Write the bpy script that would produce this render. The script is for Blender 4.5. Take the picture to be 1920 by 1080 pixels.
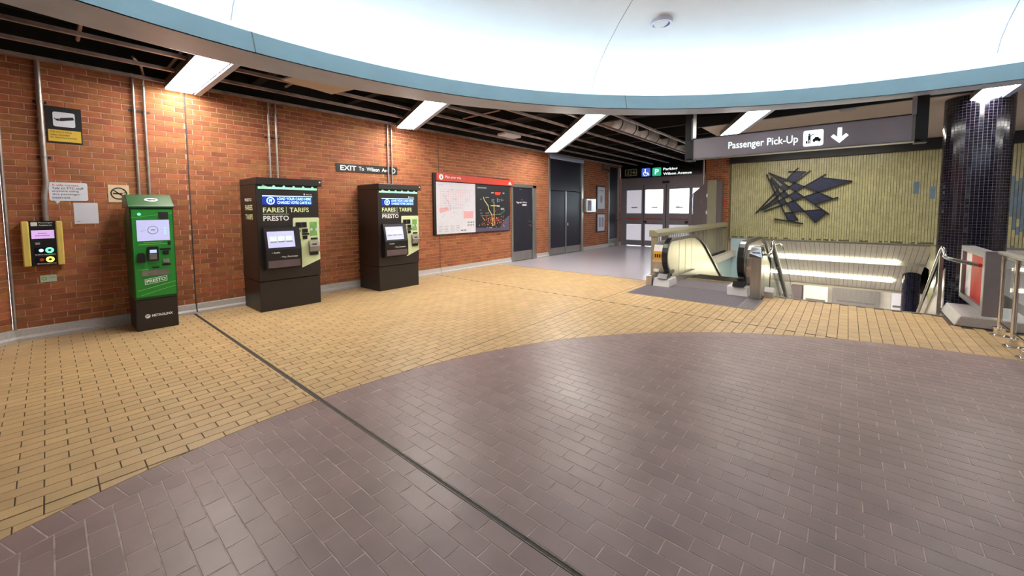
import bpy, bmesh, math, random
from mathutils import Vector, Matrix
random.seed(7)
S = bpy.context.scene
C = S.collection
for o in list(bpy.data.objects): bpy.data.objects.remove(o)

# ------------------------------------------------------------------ camera
# wide phone lens, focal length 740 px in a 1920 px wide frame, lens axis at pixel (960, 440)
F, CX, CY, EYE = 740.0, 960.0, 440.0, 1.5
v1 = Vector((1590 - CX, 390.3 - CY, F)).normalized()      # vanishing point of the brick wall
v2 = Vector((86 - CX, 399 - CY, F))                         # vanishing point square to it
ax = v1
ay = (v2 - ax * v2.dot(ax)).normalized()
az = ax.cross(ay)
if az.y > 0: az = -az
def ray(px, py):
    d = Vector((px - CX, py - CY, F)); return Vector((ax.dot(d), ay.dot(d), az.dot(d)))
def onZ(px, py, z=0.0):
    d = ray(px, py); t = (z - EYE) / d.z; return Vector((0, 0, EYE)) + d * t
def onY(px, py, y):
    d = ray(px, py); return Vector((0, 0, EYE)) + d * (y / d.y)
def onX(px, py, x):
    d = ray(px, py); return Vector((0, 0, EYE)) + d * (x / d.x)
def proj(p):
    q = Vector(p) - Vector((0, 0, EYE))
    c = ax * q.x + ay * q.y + az * q.z
    return (CX + F * c.x / c.z, CY + F * c.y / c.z) if c.z > 0.05 else None
cam_d = bpy.data.cameras.new('camera'); cam = bpy.data.objects.new('camera', cam_d); C.objects.link(cam)
right = Vector((ax.x, ay.x, az.x)); down = Vector((ax.y, ay.y, az.y)); fwd = Vector((ax.z, ay.z, az.z))
M = Matrix((right, -down, -fwd)).transposed().to_4x4(); M.translation = (0, 0, EYE)
cam.matrix_world = M
cam_d.sensor_width = 36; cam_d.lens = F / 1920 * 36; cam_d.shift_y = (CY - 540) / 1920; cam_d.clip_start = .05
S.camera = cam

# ------------------------------------------------------------------ world and exposure
w = bpy.data.worlds.new('daylight'); S.world = w; w.use_nodes = True
bgn = w.node_tree.nodes['Background']; bgn.inputs[0].default_value = (.86, .93, 1, 1); bgn.inputs[1].default_value = 2.2
vs = S.view_settings
S.display_settings.display_device = 'sRGB'
vs.view_transform = 'Standard'; vs.look = 'None'; vs.gamma = 1; vs.use_curve_mapping = False
vs.exposure = 1.2
TUBE_E, LENS_E, LOWER_E = 10.0, 17.0, 8.0

# ------------------------------------------------------------------ materials
def srgb(r, g, b):
    f = lambda c: (c / 255 / 12.92) if c <= 10 else ((c / 255 + .055) / 1.055) ** 2.4
    return (f(r), f(g), f(b), 1)
MATS = {}
def mat(name, rgb, rough=.5, metal=0, var=.12, scale=8, bump=0, piece=0, rough_var=0, emit=0, rgb2=None, spec=.5, alpha=None, stretch=None):
    if name in MATS: return MATS[name]
    m = bpy.data.materials.new(name); m.use_nodes = True; nt = m.node_tree; N = nt.nodes; L = nt.links
    p = N['Principled BSDF']; p.inputs['Roughness'].default_value = rough; p.inputs['Metallic'].default_value = metal
    p.inputs['Specular IOR Level'].default_value = spec
    g = N.new('ShaderNodeNewGeometry'); src = g.outputs['Position']
    if stretch:
        mp = N.new('ShaderNodeMapping'); mp.inputs['Scale'].default_value = stretch; L.new(src, mp.inputs[0]); src = mp.outputs[0]
    n = N.new('ShaderNodeTexNoise'); n.inputs['Scale'].default_value = scale; n.inputs['Detail'].default_value = 5
    L.new(src, n.inputs['Vector'])
    mix = N.new('ShaderNodeMix'); mix.data_type = 'RGBA'
    a = srgb(*rgb)
    lo = srgb(*rgb2) if rgb2 else tuple(c * (1 - var * 2) for c in a[:3]) + (1,)
    mix.inputs[6].default_value = a; mix.inputs[7].default_value = lo
    rp = N.new('ShaderNodeMapRange'); rp.inputs[1].default_value = .35; rp.inputs[2].default_value = .75
    L.new(n.outputs['Fac'], rp.inputs[0]); L.new(rp.outputs[0], mix.inputs[0])
    col = mix.outputs[2]
    if piece:                                                # each tile or brick a slightly different tone
        at = N.new('ShaderNodeAttribute'); at.attribute_name = 'tone'
        oi = N.new('ShaderNodeObjectInfo')
        ad = N.new('ShaderNodeMath'); ad.operation = 'ADD'; L.new(at.outputs['Fac'], ad.inputs[0]); L.new(oi.outputs['Random'], ad.inputs[1])
        fr = N.new('ShaderNodeMath'); fr.operation = 'FRACT'; L.new(ad.outputs[0], fr.inputs[0])
        mr = N.new('ShaderNodeMapRange'); mr.inputs[3].default_value = 1 - piece; mr.inputs[4].default_value = 1 + piece
        L.new(fr.outputs[0], mr.inputs[0])
        hs = N.new('ShaderNodeHueSaturation'); L.new(col, hs.inputs['Color']); L.new(mr.outputs[0], hs.inputs['Value'])
        hr = N.new('ShaderNodeMath'); hr.operation = 'MULTIPLY'; hr.inputs[1].default_value = 7.31; L.new(fr.outputs[0], hr.inputs[0])
        hf = N.new('ShaderNodeMath'); hf.operation = 'FRACT'; L.new(hr.outputs[0], hf.inputs[0])
        hm = N.new('ShaderNodeMapRange'); hm.inputs[3].default_value = .5 - piece * .045; hm.inputs[4].default_value = .5 + piece * .045
        L.new(hf.outputs[0], hm.inputs[0]); L.new(hm.outputs[0], hs.inputs['Hue'])
        col = hs.outputs[0]
    L.new(col, p.inputs['Base Color'])
    if rough_var:
        r2 = N.new('ShaderNodeMapRange'); r2.inputs[3].default_value = rough - rough_var; r2.inputs[4].default_value = rough + rough_var
        n3 = N.new('ShaderNodeTexNoise'); n3.inputs['Scale'].default_value = scale * .25; L.new(src, n3.inputs['Vector'])
        L.new(n3.outputs['Fac'], r2.inputs[0]); L.new(r2.outputs[0], p.inputs['Roughness'])
    if bump:
        n2 = N.new('ShaderNodeTexNoise'); n2.inputs['Scale'].default_value = scale * 9; n2.inputs['Detail'].default_value = 3; L.new(src, n2.inputs['Vector'])
        b = N.new('ShaderNodeBump'); b.inputs['Strength'].default_value = bump; b.inputs['Distance'].default_value = .004
        L.new(n2.outputs['Fac'], b.inputs['Height']); L.new(b.outputs[0], p.inputs['Normal'])
    if emit:
        L.new(col, p.inputs['Emission Color']); p.inputs['Emission Strength'].default_value = emit
    if alpha is not None:
        p.inputs['Transmission Weight'].default_value = alpha; p.inputs['IOR'].default_value = 1.05
    MATS[name] = m; return m

BRICK = mat('brick_clay', (166, 101, 58), .75, var=.2, scale=14, bump=.5, piece=.24, rgb2=(142, 79, 47))
MORTAR = mat('mortar', (222, 176, 154), .9, var=.15, scale=30, bump=.4)
YTILE = mat('buff_quarry_tile', (204, 171, 124), .42, var=.08, scale=5, bump=.08, piece=.07, rough_var=.08)
YGROUT = mat('dark_floor_grout', (92, 78, 62), .8, var=.25, scale=20)
BTILE = mat('brown_quarry_tile', (148, 123, 120), .4, var=.1, scale=4, bump=.08, piece=.08, rough_var=.08)
BGROUT = mat('pale_floor_grout', (196, 176, 166), .8, var=.25, scale=12)
TERR = mat('terrazzo', (196, 188, 198), .22, var=.14, scale=60, rough_var=.06)
CURB = mat('grey_terrazzo_curb', (198, 192, 190), .5, var=.12, scale=50)
JOINTM = mat('joint_sealant', (70, 62, 58), .6, var=.3, scale=40)
JOINTL = mat('joint_metal', (128, 120, 112), .45, metal=.5, var=.3, scale=30)
WHITE = mat('dome_plaster', (238, 238, 242), .7, var=.03, scale=1.2)
BLUE = mat('pale_blue_paint', (190, 234, 252), .5, var=.03, scale=3)
GREYP = mat('grey_satin_metal', (186, 204, 236), .45, metal=.1, var=.06, scale=3)
VOID = mat('black_open_ceiling', (22, 19, 19), .9, var=.3, scale=5)
CHAN = mat('galvanised_channel', (186, 170, 164), .45, metal=.5, var=.25, scale=6)
BLACK = mat('black_paint', (20, 20, 23), .45, var=.1)
BLACKG = mat('black_gloss', (14, 15, 20), .15, var=.05)
STEEL = mat('brushed_steel', (190, 186, 182), .3, metal=.9, var=.1, scale=30, stretch=(1, 1, .05))
STEELD = mat('dull_steel', (150, 146, 142), .4, metal=.8, var=.15, scale=12)
CHROME = mat('polished_steel', (215, 212, 210), .14, metal=1, var=.04)
PIPE = mat('conduit_steel', (176, 166, 160), .35, metal=.7, var=.12, scale=14)
DOORK = mat('navy_black_door', (34, 32, 46), .38, var=.08, scale=3)
MACH = mat('black_brown_enamel', (40, 33, 30), .42, var=.06, scale=4)
MACH2 = mat('black_plastic', (24, 22, 23), .35, var=.08)
LGREEN = mat('pale_green_panel', (220, 232, 186), .45, var=.03)
TGREEN = mat('print_pale_green', (232, 246, 186), .5, var=.01)
TWHITE = mat('print_white', (240, 240, 240), .5, var=.01)
GREEN = mat('green_enamel', (38, 138, 52), .35, var=.05, scale=4)
GREEND = mat('dark_green_enamel', (26, 84, 40), .35, var=.08, scale=4)
GREENL = mat('light_green_print', (120, 200, 90), .4, var=.02)
YELLOW = mat('yellow_plastic', (230, 204, 108), .4, var=.05)
SIGNY = mat('yellow_print', (214, 176, 60), .5, var=.05)
PAPER = mat('white_paper', (216, 216, 228), .7, var=.03)
CREAM = mat('cream_plate', (226, 200, 164), .5, var=.04)
INK = mat('dark_ink', (30, 28, 32), .6, var=.02)
RED = mat('red_print', (206, 62, 46), .45, var=.04)
PINK = mat('pink_print', (226, 170, 176), .6, var=.02)
GREYI = mat('grey_print', (150, 152, 164), .6, var=.02)
PURPLE = mat('dark_purple_print', (86, 78, 104), .5, var=.03)
YELI = mat('pale_yellow_print', (216, 204, 130), .5, var=.02)
SCREEN = mat('lit_screen', (170, 172, 215), .3, var=.04, scale=4, emit=.35)
SCREENB = mat('lit_blue_display', (20, 46, 140), .3, var=.2, scale=20, emit=.5)
LEDBLUE = mat('lit_pale_blue', (150, 200, 255), .3, var=.02, emit=1.3)
LEDGREEN = mat('lit_green', (90, 230, 150), .3, var=.02, emit=1.1)
STRIP = mat('lit_green_strip', (150, 232, 190), .3, var=.15, scale=10, emit=.5)
SIGNW = mat('lit_sign_white', (232, 246, 246), .4, var=.02, emit=.55)
SIGNB = mat('lit_sign_blue', (70, 96, 190), .4, var=.04, emit=.5)
SIGNG = mat('lit_sign_green', (40, 170, 126), .4, var=.04, emit=.5)
SIGNGREY = mat('sign_grey_face', (164, 161, 174), .4, var=.06, scale=2)
MURAL = mat('olive_ceramic_tile', (196, 190, 144), .28, var=.1, scale=6, piece=.1)
MURALB = mat('slate_blue_tile', (120, 142, 160), .28, var=.1, scale=6, piece=.12)
MGROUT = mat('tile_grout_olive', (110, 104, 70), .8, var=.1)
MOSAIC = mat('black_glass_mosaic', (16, 15, 30), .12, var=.3, scale=12, piece=.5)
MOSG = mat('mosaic_grout', (104, 98, 108), .8, var=.15, scale=30)
MOSB = mat('blue_black_mosaic', (26, 28, 74), .14, var=.3, scale=12, piece=.5)
SCULPT = mat('navy_sculpture_panel', (44, 50, 84), .35, var=.3, scale=5, stretch=(1, 1, 6))
PLASTER = mat('beige_plaster', (196, 182, 172), .8, var=.04, scale=2)
SOFFIT = mat('soffit_panel_grey', (224, 218, 206), .45, var=.06, scale=4, piece=.04)
LBLUE = mat('light_blue_tile', (205, 230, 234), .35, var=.05, scale=6)
STONE = mat('pale_stone', (206, 200, 192), .5, var=.1, scale=20)
RUBBER = mat('black_rubber', (22, 21, 22), .3, var=.1)
BALU = mat('satin_balustrade', (196, 190, 170), .32, metal=.55, var=.08, scale=3)
PLATE = mat('ribbed_floor_plate', (146, 138, 146), .42, metal=.5, var=.15, scale=30, stretch=(1, 12, 1))
GLASS = mat('clear_glass', (236, 244, 246), .02, var=.01, alpha=1)
OLIVE = mat('khaki_metal', (150, 146, 122), .4, metal=.3, var=.06, scale=4)
CABI = mat('mauve_grey_enamel', (110, 98, 100), .5, var=.05)
ALU = mat('grey_aluminium', (146, 142, 150), .38, metal=.4, var=.06)
FROST = mat('frosted_film_glow', (236, 234, 246), .6, var=.02, emit=.18)  # faint glow put into the film, like daylight coming through
LENS = mat('lit_lens', (255, 250, 240), .4, var=.01, emit=LENS_E)
TUBE = mat('lit_cove_tube', (255, 252, 248), .4, var=.01, emit=TUBE_E)
LENSL = mat('lit_lower_lens', (255, 250, 214), .4, var=.01, emit=LOWER_E)
LENSD = mat('lit_added_lower_lens', (255, 250, 235), .4, var=.01, emit=10)  # lens of the lamps added on the lower level
ORANGE = mat('orange_label', (232, 170, 50), .5, var=.1, scale=40)
POSTER = mat('red_poster', (196, 46, 40), .5, var=.12, scale=5, spec=.2)
PAVE = mat('pavement', (190, 190, 186), .9, var=.1)

# ------------------------------------------------------------------ mesh helpers
BASE = {}
class MB:
    def __init__(s): s.v = []; s.f = []; s.t = []
    def face(s, pts, tone=0.0):
        i = len(s.v); s.v += [tuple(p) for p in pts]; s.f.append(tuple(range(i, i + len(pts)))); s.t.append(tone)
    def box(s, x0, x1, y0, y1, z0, z1, tone=0.0):
        if x0 > x1: x0, x1 = x1, x0
        if y0 > y1: y0, y1 = y1, y0
        if z0 > z1: z0, z1 = z1, z0
        i = len(s.v)
        s.v += [(x, y, z) for z in (z0, z1) for y in (y0, y1) for x in (x0, x1)]
        s.f += [tuple(i + k for k in q) for q in ((0, 2, 3, 1), (4, 5, 7, 6), (0, 1, 5, 4), (1, 3, 7, 5), (3, 2, 6, 7), (2, 0, 4, 6))]
        s.t += [tone] * 6; return s
    def prism(s, pts, d, tone=0.0):
        # pts: loop of 3-D points, extruded by vector d
        pts = [Vector(p) for p in pts]; d = Vector(d); n = len(pts)
        nrm = Vector((0, 0, 0))
        for k in range(n): nrm += pts[k].cross(pts[(k + 1) % n])
        if nrm.dot(d) > 0: pts.reverse()
        i = len(s.v); s.v += [tuple(p) for p in pts] + [tuple(p + d) for p in pts]
        s.f.append(tuple(range(i, i + n))); s.f.append(tuple(range(i + 2 * n - 1, i + n - 1, -1)))
        for k in range(n):
            a, b = i + k, i + (k + 1) % n; s.f.append((b, a, a + n, b + n))
        s.t += [tone] * (n + 2); return s
    def tube(s, path, r, seg=8, cap=True):
        path = [Vector(p) for p in path]; rings = []
        for k, p in enumerate(path):
            t = ((path[min(k + 1, len(path) - 1)] - p).normalized() + (p - path[max(k - 1, 0)]).normalized())
            t = t.normalized()
            a = t.cross(Vector((0, 0, 1)) if abs(t.z) < .95 else Vector((1, 0, 0))).normalized(); b = t.cross(a)
            rr = r[k] if isinstance(r, (list, tuple)) else r
            i = len(s.v); s.v += [tuple(p + (a * math.cos(2 * math.pi * q / seg) + b * math.sin(2 * math.pi * q / seg)) * rr) for q in range(seg)]
            rings.append(i)
        for A, B in zip(rings, rings[1:]):
            for q in range(seg):
                s.f.append((A + q, A + (q + 1) % seg, B + (q + 1) % seg, B + q)); s.t.append(0)
        if cap:
            s.f.append(tuple(rings[0] + q for q in range(seg - 1, -1, -1))); s.f.append(tuple(rings[-1] + q for q in range(seg))); s.t += [0, 0]
        return s
    def lathe(s, c, prof, seg=32, a0=0, a1=2 * math.pi):
        full = abs(a1 - a0 - 2 * math.pi) < 1e-6; n = seg if full else seg + 1; rings = []
        for r, z in prof:
            i = len(s.v); s.v += [(c[0] + r * math.cos(a0 + (a1 - a0) * q / seg), c[1] + r * math.sin(a0 + (a1 - a0) * q / seg), z) for q in range(n)]; rings.append(i)
        for A, B in zip(rings, rings[1:]):
            for q in range(seg):
                q2 = (q + 1) % n; s.f.append((A + q, A + q2, B + q2, B + q)); s.t.append(0)
        return s
    def ribbon(s, path, w, h, flat=Vector((0, 1, 0))):
        # rectangular section swept along a path in a plane whose normal is flat
        path = [Vector(p) for p in path]; rings = []
        for k, p in enumerate(path):
            t = (path[min(k + 1, len(path) - 1)] - path[max(k - 1, 0)]).normalized(); n = flat.cross(t).normalized()
            i = len(s.v); s.v += [tuple(p + flat * a * w / 2 + n * b * h / 2) for a, b in ((-1, -1), (1, -1), (1, 1), (-1, 1))]; rings.append(i)
        for A, B in zip(rings, rings[1:]):
            for q in range(4): s.f.append((A + q, A + (q + 1) % 4, B + (q + 1) % 4, B + q)); s.t.append(0)
        s.f.append(tuple(rings[0] + q for q in (3, 2, 1, 0))); s.f.append(tuple(rings[-1] + q for q in range(4))); s.t += [0, 0]
        return s
    def add(s, o):
        i = len(s.v); s.v += o.v; s.f += [tuple(k + i for k in q) for q in o.f]; s.t += o.t; return s
    def mesh(s, name, m, off=(0, 0, 0), bevel=0, smooth=False, seg=1):
        me = bpy.data.meshes.new(name)
        me.from_pydata([(x - off[0], y - off[1], z - off[2]) for x, y, z in s.v], [], s.f)
        if any(s.t):
            at = me.attributes.new('tone', 'FLOAT', 'FACE'); at.data.foreach_set('value', s.t)
        if bevel or smooth:
            bm = bmesh.new(); bm.from_mesh(me); bmesh.ops.remove_doubles(bm, verts=bm.verts, dist=1e-5)
            if smooth: bmesh.ops.recalc_face_normals(bm, faces=bm.faces)
            if bevel:
                es = [e for e in bm.edges if len(e.link_faces) == 2 and e.calc_face_angle(0) > .5]
                bmesh.ops.bevel(bm, geom=es, offset=bevel, segments=seg, affect='EDGES', clamp_overlap=True)
            bm.to_mesh(me); bm.free()
        if smooth:
            for p in me.polygons: p.use_smooth = True
            try: me.set_sharp_from_angle(angle=.7)
            except Exception: pass
        me.materials.append(m); me.update(); return me
    def build(s, name, m, parent=None, bevel=0, smooth=False, seg=1, label=None):
        off = BASE.get(parent.name, (0, 0, 0)) if parent else None
        if off is None:                                       # a top-level mesh stands at the middle of its base
            xs = [p[0] for p in s.v]; ys = [p[1] for p in s.v]; zs = [p[2] for p in s.v]
            off = ((min(xs) + max(xs)) / 2, (min(ys) + max(ys)) / 2, min(zs))
        o = bpy.data.objects.new(name, s.mesh(name, m, off, bevel, smooth, seg)); C.objects.link(o)
        if parent: o.parent = parent
        else: o.location = off
        BASE[o.name] = off
        if label: o['label'] = label
        return o
def tag(o, label, cat, group=None):
    o['label'] = label; o['category'] = cat
    if group: o['group'] = group
    return o
def thing(name, label, cat, base, group=None):
    o = bpy.data.objects.new(name, None); C.objects.link(o); o.location = base; BASE[o.name] = tuple(base); o.empty_display_size = .1
    return tag(o, label, cat, group)
def struct(o):
    o['kind'] = 'structure'; return o
def sthing(name, base=(0, 0, 0)):
    o = bpy.data.objects.new(name, None); C.objects.link(o); o.location = base; BASE[o.name] = tuple(base); o['kind'] = 'structure'; return o
def copy_tree(o, parent=None):
    c = o.copy(); C.objects.link(c)
    if parent: c.parent = parent
    BASE[c.name] = BASE.get(o.name, (0, 0, 0))
    for ch in list(o.children): copy_tree(ch, c)
    return c
def bx(name, m, parent, x0, x1, y0, y1, z0, z1, bevel=0, label=None):
    return MB().box(x0, x1, y0, y1, z0, z1).build(name, m, parent, bevel=bevel, label=label)

class Fr:
    """a plane to build on: right, up and outward (towards the viewer)"""
    def __init__(s, o, r, u=(0, 0, 1)):
        s.o = Vector(o); s.r = Vector(r).normalized(); s.u = Vector(u).normalized(); s.n = s.r.cross(s.u)
    def p(s, a, b, n=0): return s.o + s.r * a + s.u * b + s.n * n
    def plate(s, a0, a1, b0, b1, n0, n1, mb=None): return s.poly([(a0, b0), (a1, b0), (a1, b1), (a0, b1)], n0, n1, mb)
    def poly(s, pts, n0, n1, mb=None):
        mb = mb or MB(); return mb.prism([s.p(a, b, n0) for a, b in pts], s.n * (n1 - n0))
    def rrect(s, a0, a1, b0, b1, rad, n0, n1, mb=None):
        pts = []
        for cx, cy, t in ((a1 - rad, b0 + rad, -90), (a1 - rad, b1 - rad, 0), (a0 + rad, b1 - rad, 90), (a0 + rad, b0 + rad, 180)):
            pts += [(cx + rad * math.cos(math.radians(t + k * 30)), cy + rad * math.sin(math.radians(t + k * 30))) for k in range(4)]
        return s.poly(pts, n0, n1, mb)
    def disc(s, a, b, rad, n0, n1, mb=None, seg=20, ry=None):
        return s.poly([(a + rad * math.cos(2 * math.pi * k / seg), b + (ry or rad) * math.sin(2 * math.pi * k / seg)) for k in range(seg)], n0, n1, mb)
    def ring(s, a, b, r0, r1, n0, n1, mb=None, seg=20, t0=0, t1=360):
        mb = mb or MB()
        for k in range(seg):
            q0 = math.radians(t0 + (t1 - t0) * k / seg); q1 = math.radians(t0 + (t1 - t0) * (k + 1) / seg)
            s.poly([(a + r * math.cos(q), b + r * math.sin(q)) for r, q in ((r0, q0), (r1, q0), (r1, q1), (r0, q1))], n0, n1, mb)
        return mb
    def line(s, p0, p1, wd, n0, n1, mb=None):
        d = Vector((p1[0] - p0[0], p1[1] - p0[1])).normalized() * wd / 2; q = (-d.y, d.x)
        return s.poly([(p0[0] - q[0], p0[1] - q[1]), (p1[0] - q[0], p1[1] - q[1]), (p1[0] + q[0], p1[1] + q[1]), (p0[0] + q[0], p0[1] + q[1])], n0, n1, mb)
    def text(s, txt, a0, a1, b0, b1, n=.001, bold=0, mb=None, shear=0):
        cu = bpy.data.curves.new('t', 'FONT'); cu.body = txt; cu.size = 1; cu.offset = bold; cu.resolution_u = 3; cu.shear = shear
        ob = bpy.data.objects.new('t', cu); C.objects.link(ob)
        dg = bpy.context.evaluated_depsgraph_get(); dg.update()
        me = bpy.data.meshes.new_from_object(ob.evaluated_get(dg))
        vs_ = [v.co.copy() for v in me.vertices]; fs = [tuple(p.vertices) for p in me.polygons]
        bpy.data.objects.remove(ob); bpy.data.curves.remove(cu); bpy.data.meshes.remove(me)
        mb = mb or MB()
        if not vs_: return mb
        x0 = min(v.x for v in vs_); x1 = max(v.x for v in vs_); y0 = min(v.y for v in vs_); y1 = max(v.y for v in vs_)
        i = len(mb.v)
        mb.v += [tuple(s.p(a0 + (v.x - x0) / (x1 - x0) * (a1 - a0), b0 + (v.y - y0) / (y1 - y0) * (b1 - b0), n)) for v in vs_]
        mb.f += [tuple(k + i for k in f) for f in fs]; mb.t += [0] * len(fs); return mb
def FY(y): return Fr((0, y, 0), (1, 0, 0))                  # faces -Y, coordinates (X, Z)
def FX(x): return Fr((x, 0, 0), (0, -1, 0))                 # faces -X, coordinates (-Y, Z)
def yz(px, py, Y): p = onY(px, py, Y); return (p.x, p.z)
def xz(px, py, X): p = onX(px, py, X); return (-p.y, p.z)

# ------------------------------------------------------------------ pieces (tiles, bricks)
def inview(c, m=350):
    q = proj(c); return q is not None and -m < q[0] < 1920 + m and -250 < q[1] < 1080 + m
def pieces(items, parent, name, m, h, axis, stuff_name, chamfer=.0015, limit=300):
    """items: (loop of 2-D points on the surface, full rectangle?); the ones that show largest become objects"""
    scored = []
    for loop in items:
        P3 = [axis(a, b, h) for a, b in loop]
        pr = [proj(q) for q in P3]; area = 0; c = sum((Vector(q) for q in P3), Vector((0, 0, 0))) / len(P3)
        if all(pr):
            area = abs(sum(pr[k][0] * pr[(k + 1) % len(pr)][1] - pr[(k + 1) % len(pr)][0] * pr[k][1] for k in range(len(pr)))) / 2
            x = sum(q[0] for q in pr) / len(pr); y = sum(q[1] for q in pr) / len(pr)
            if not (0 < x < 1920 and 0 < y < 1080): area = 0
        scored.append((area, random.random(), loop, c))
    scored.sort(key=lambda q: -q[0])
    def shape(loop, mb, tone, off=(0, 0)):
        n = len(loop); ca = sum(p[0] for p in loop) / n; cb = sum(p[1] for p in loop) / n
        inn = []
        for a, b in loop:
            d = math.hypot(a - ca, b - cb) or 1; k = max(0, 1 - chamfer * 1.4 / d); inn.append((ca + (a - ca) * k, cb + (b - cb) * k))
        i = len(mb.v)
        mb.v += [tuple(axis(a - off[0], b - off[1], -.004)) for a, b in loop] + [tuple(axis(a - off[0], b - off[1], h - chamfer)) for a, b in loop] + [tuple(axis(a - off[0], b - off[1], h)) for a, b in inn]
        for k in range(n):
            k2 = (k + 1) % n
            mb.f += [(i + k, i + k2, i + n + k2, i + n + k), (i + n + k, i + n + k2, i + 2 * n + k2, i + 2 * n + k)]
        mb.f.append(tuple(i + 2 * n + k for k in range(n))); mb.t += [tone] * (2 * n + 1)
    cache = {}; rest = MB(); cnt = 0
    o0 = Vector(axis(0, 0, 0))
    for area, rn, loop, c in scored:
        if cnt < limit and area > 0:
            cnt += 1
            a0 = loop[0]; key = tuple(round((p[k] - a0[k]) * 2000) for p in loop for k in (0, 1))
            if key not in cache:
                mb = MB(); shape(loop, mb, 0, a0)
                me = bpy.data.meshes.new(name); me.from_pydata([tuple(Vector(v) - o0) for v in mb.v], [], mb.f); me.materials.append(m); cache[key] = me
            o = bpy.data.objects.new(name, cache[key]); C.objects.link(o); o.parent = parent
            o.location = Vector(axis(a0[0], a0[1], 0)) - Vector(BASE.get(parent.name, (0, 0, 0)))
        else: shape(loop, rest, rn)
    if rest.v:
        o = rest.build(stuff_name, m, parent); o['kind'] = 'stuff'
def clip(loop, keep):
    """Sutherland-Hodgman against keep(p) >= 0 (linear)"""
    out = []
    for k in range(len(loop)):
        p, q = loop[k - 1], loop[k]; a, b = keep(p), keep(q)
        if (a >= 0) != (b >= 0):
            t = a / (a - b); out.append((p[0] + (q[0] - p[0]) * t, p[1] + (q[1] - p[1]) * t))
        if b >= 0: out.append(q)
    return out
def area2(l): return abs(sum(l[k - 1][0] * l[k][1] - l[k][0] * l[k - 1][1] for k in range(len(l)))) / 2
def rect(a0, a1, b0, b1): return [(a0, b0), (a1, b0), (a1, b1), (a0, b1)]

# ================================================================== THE SETTING
WALL = 7.35
CEN = (1.30, -1.65); RC = 4.81
# ---- floor: slabs round the stairwell, terrazzo, tiles
floor = sthing('floor', (0, 0, 0))
fb = MB()
for q in ((-7, 7.95, -10, WALL), (7.95, 8.62, -10, -1.07)): fb.box(q[0], q[1], q[2], q[3], -.3, -.005)
fb.build('tile_bed', YGROUT, floor)
MB().box(8.62, 15.1, -10, -2.1, -.3, 0).build('terrazzo_beyond_column', TERR, floor)
MB().box(7.95, 8.13, 3.0, WALL, -.3, -.005).build('tile_bed_strip', YGROUT, floor)
MB().box(8.13, 15.85, 3.0, WALL, -.3, 0).build('terrazzo_floor', TERR, floor)
dm = MB(); seg = 160
dm.v += [(CEN[0], CEN[1], -.0012)] + [(CEN[0] + RC * math.cos(2 * math.pi * k / seg), CEN[1] + RC * math.sin(2 * math.pi * k / seg), -.0012) for k in range(seg)]
dm.f += [(0, 1 + k, 1 + (k + 1) % seg) for k in range(seg)]; dm.t += [0] * seg
dm.build('circle_grout_bed', BGROUT, floor)
flat = lambda a, b, h: (a, b, h)
P_, G_ = .0985, .0055
# buff tiles: courses along X, half bond
items = []
xr = [(-3.0, 1.322), (1.358, 5.838), (5.852, 8.12)]; yr = [(-4.0, 3.094), (3.106, 7.3)]
for (Y0, Y1) in yr:
    nrow = int((Y1 - Y0) / P_) + 1
    for j in range(nrow):
        if Y0 > 0: b0 = Y0 + j * P_; b1 = min(b0 + P_ - G_, Y1)
        else: b1 = Y1 - j * P_; b0 = max(b1 - P_ + G_, Y0)
        if b1 - b0 < .02: continue
        off = -.086 + (P_ if j % 2 else 0)
        for (X0, X1) in xr:
            k0 = math.floor((X0 - off) / (2 * P_))
            for k in range(k0, int((X1 - off) / (2 * P_)) + 1):
                a0 = max(off + k * 2 * P_ + G_ / 2, X0); a1 = min(off + (k + 1) * 2 * P_ - G_ / 2, X1)
                if a1 - a0 < .02: continue
                c = ((a0 + a1) / 2, (b0 + b1) / 2)
                if a0 > 6.68 and .98 < c[1] < 3.02: continue                     # floor plate
                if c[0] > 7.93 and -1.07 < c[1] < 3.02: continue
                if c[0] > 7.36 and c[1] < -1.07: continue
                if not inview((c[0], c[1], 0)): continue
                l = rect(a0, a1, b0, b1)
                d = math.hypot(c[0] - CEN[0], c[1] - CEN[1])
                if d < RC - .2: continue
                if d < RC + .2:
                    nx, ny = (c[0] - CEN[0]) / d, (c[1] - CEN[1]) / d
                    l = clip(l, lambda p: (p[0] - CEN[0]) * nx + (p[1] - CEN[1]) * ny - RC - .004)
                    if len(l) < 3 or area2(l) < .0008: continue
                items.append(l)
pieces(items, floor, 'buff_tile', YTILE, 0.0, flat, 'buff_tiles_further')
# brown circle: courses along Y, half bond, radial border course
items = []; RB = RC - .185
for (X0, X1) in ((-3.6, 1.322), (1.358, 6.2)):
    j = 0; x = X0
    while True:
        a0 = X0 + j * P_ if X0 > 0 else X1 - (j + 1) * P_ + G_
        a1 = a0 + P_ - G_
        if (X0 > 0 and a0 > X1) or (X0 < 0 and a1 < X0): break
        off = -.11 + (P_ if j % 2 else 0)
        for k in range(-40, 40):
            b0 = off + k * 2 * P_ + G_ / 2; b1 = b0 + 2 * P_ - G_
            c = ((a0 + a1) / 2, (b0 + b1) / 2); d = math.hypot(c[0] - CEN[0], c[1] - CEN[1])
            if d > RB + .2 or not inview((c[0], c[1], 0)): continue
            l = rect(a0, a1, b0, b1)
            if d > RB - .2:
                nx, ny = (c[0] - CEN[0]) / d, (c[1] - CEN[1]) / d
                l = clip(l, lambda p: RB - .003 - ((p[0] - CEN[0]) * nx + (p[1] - CEN[1]) * ny))
                if len(l) < 3 or area2(l) < .0008: continue
            items.append(l)
        j += 1
pieces(items, floor, 'brown_tile', BTILE, 0.0, flat, 'brown_tiles_further')
items = []; nb = 302
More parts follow.
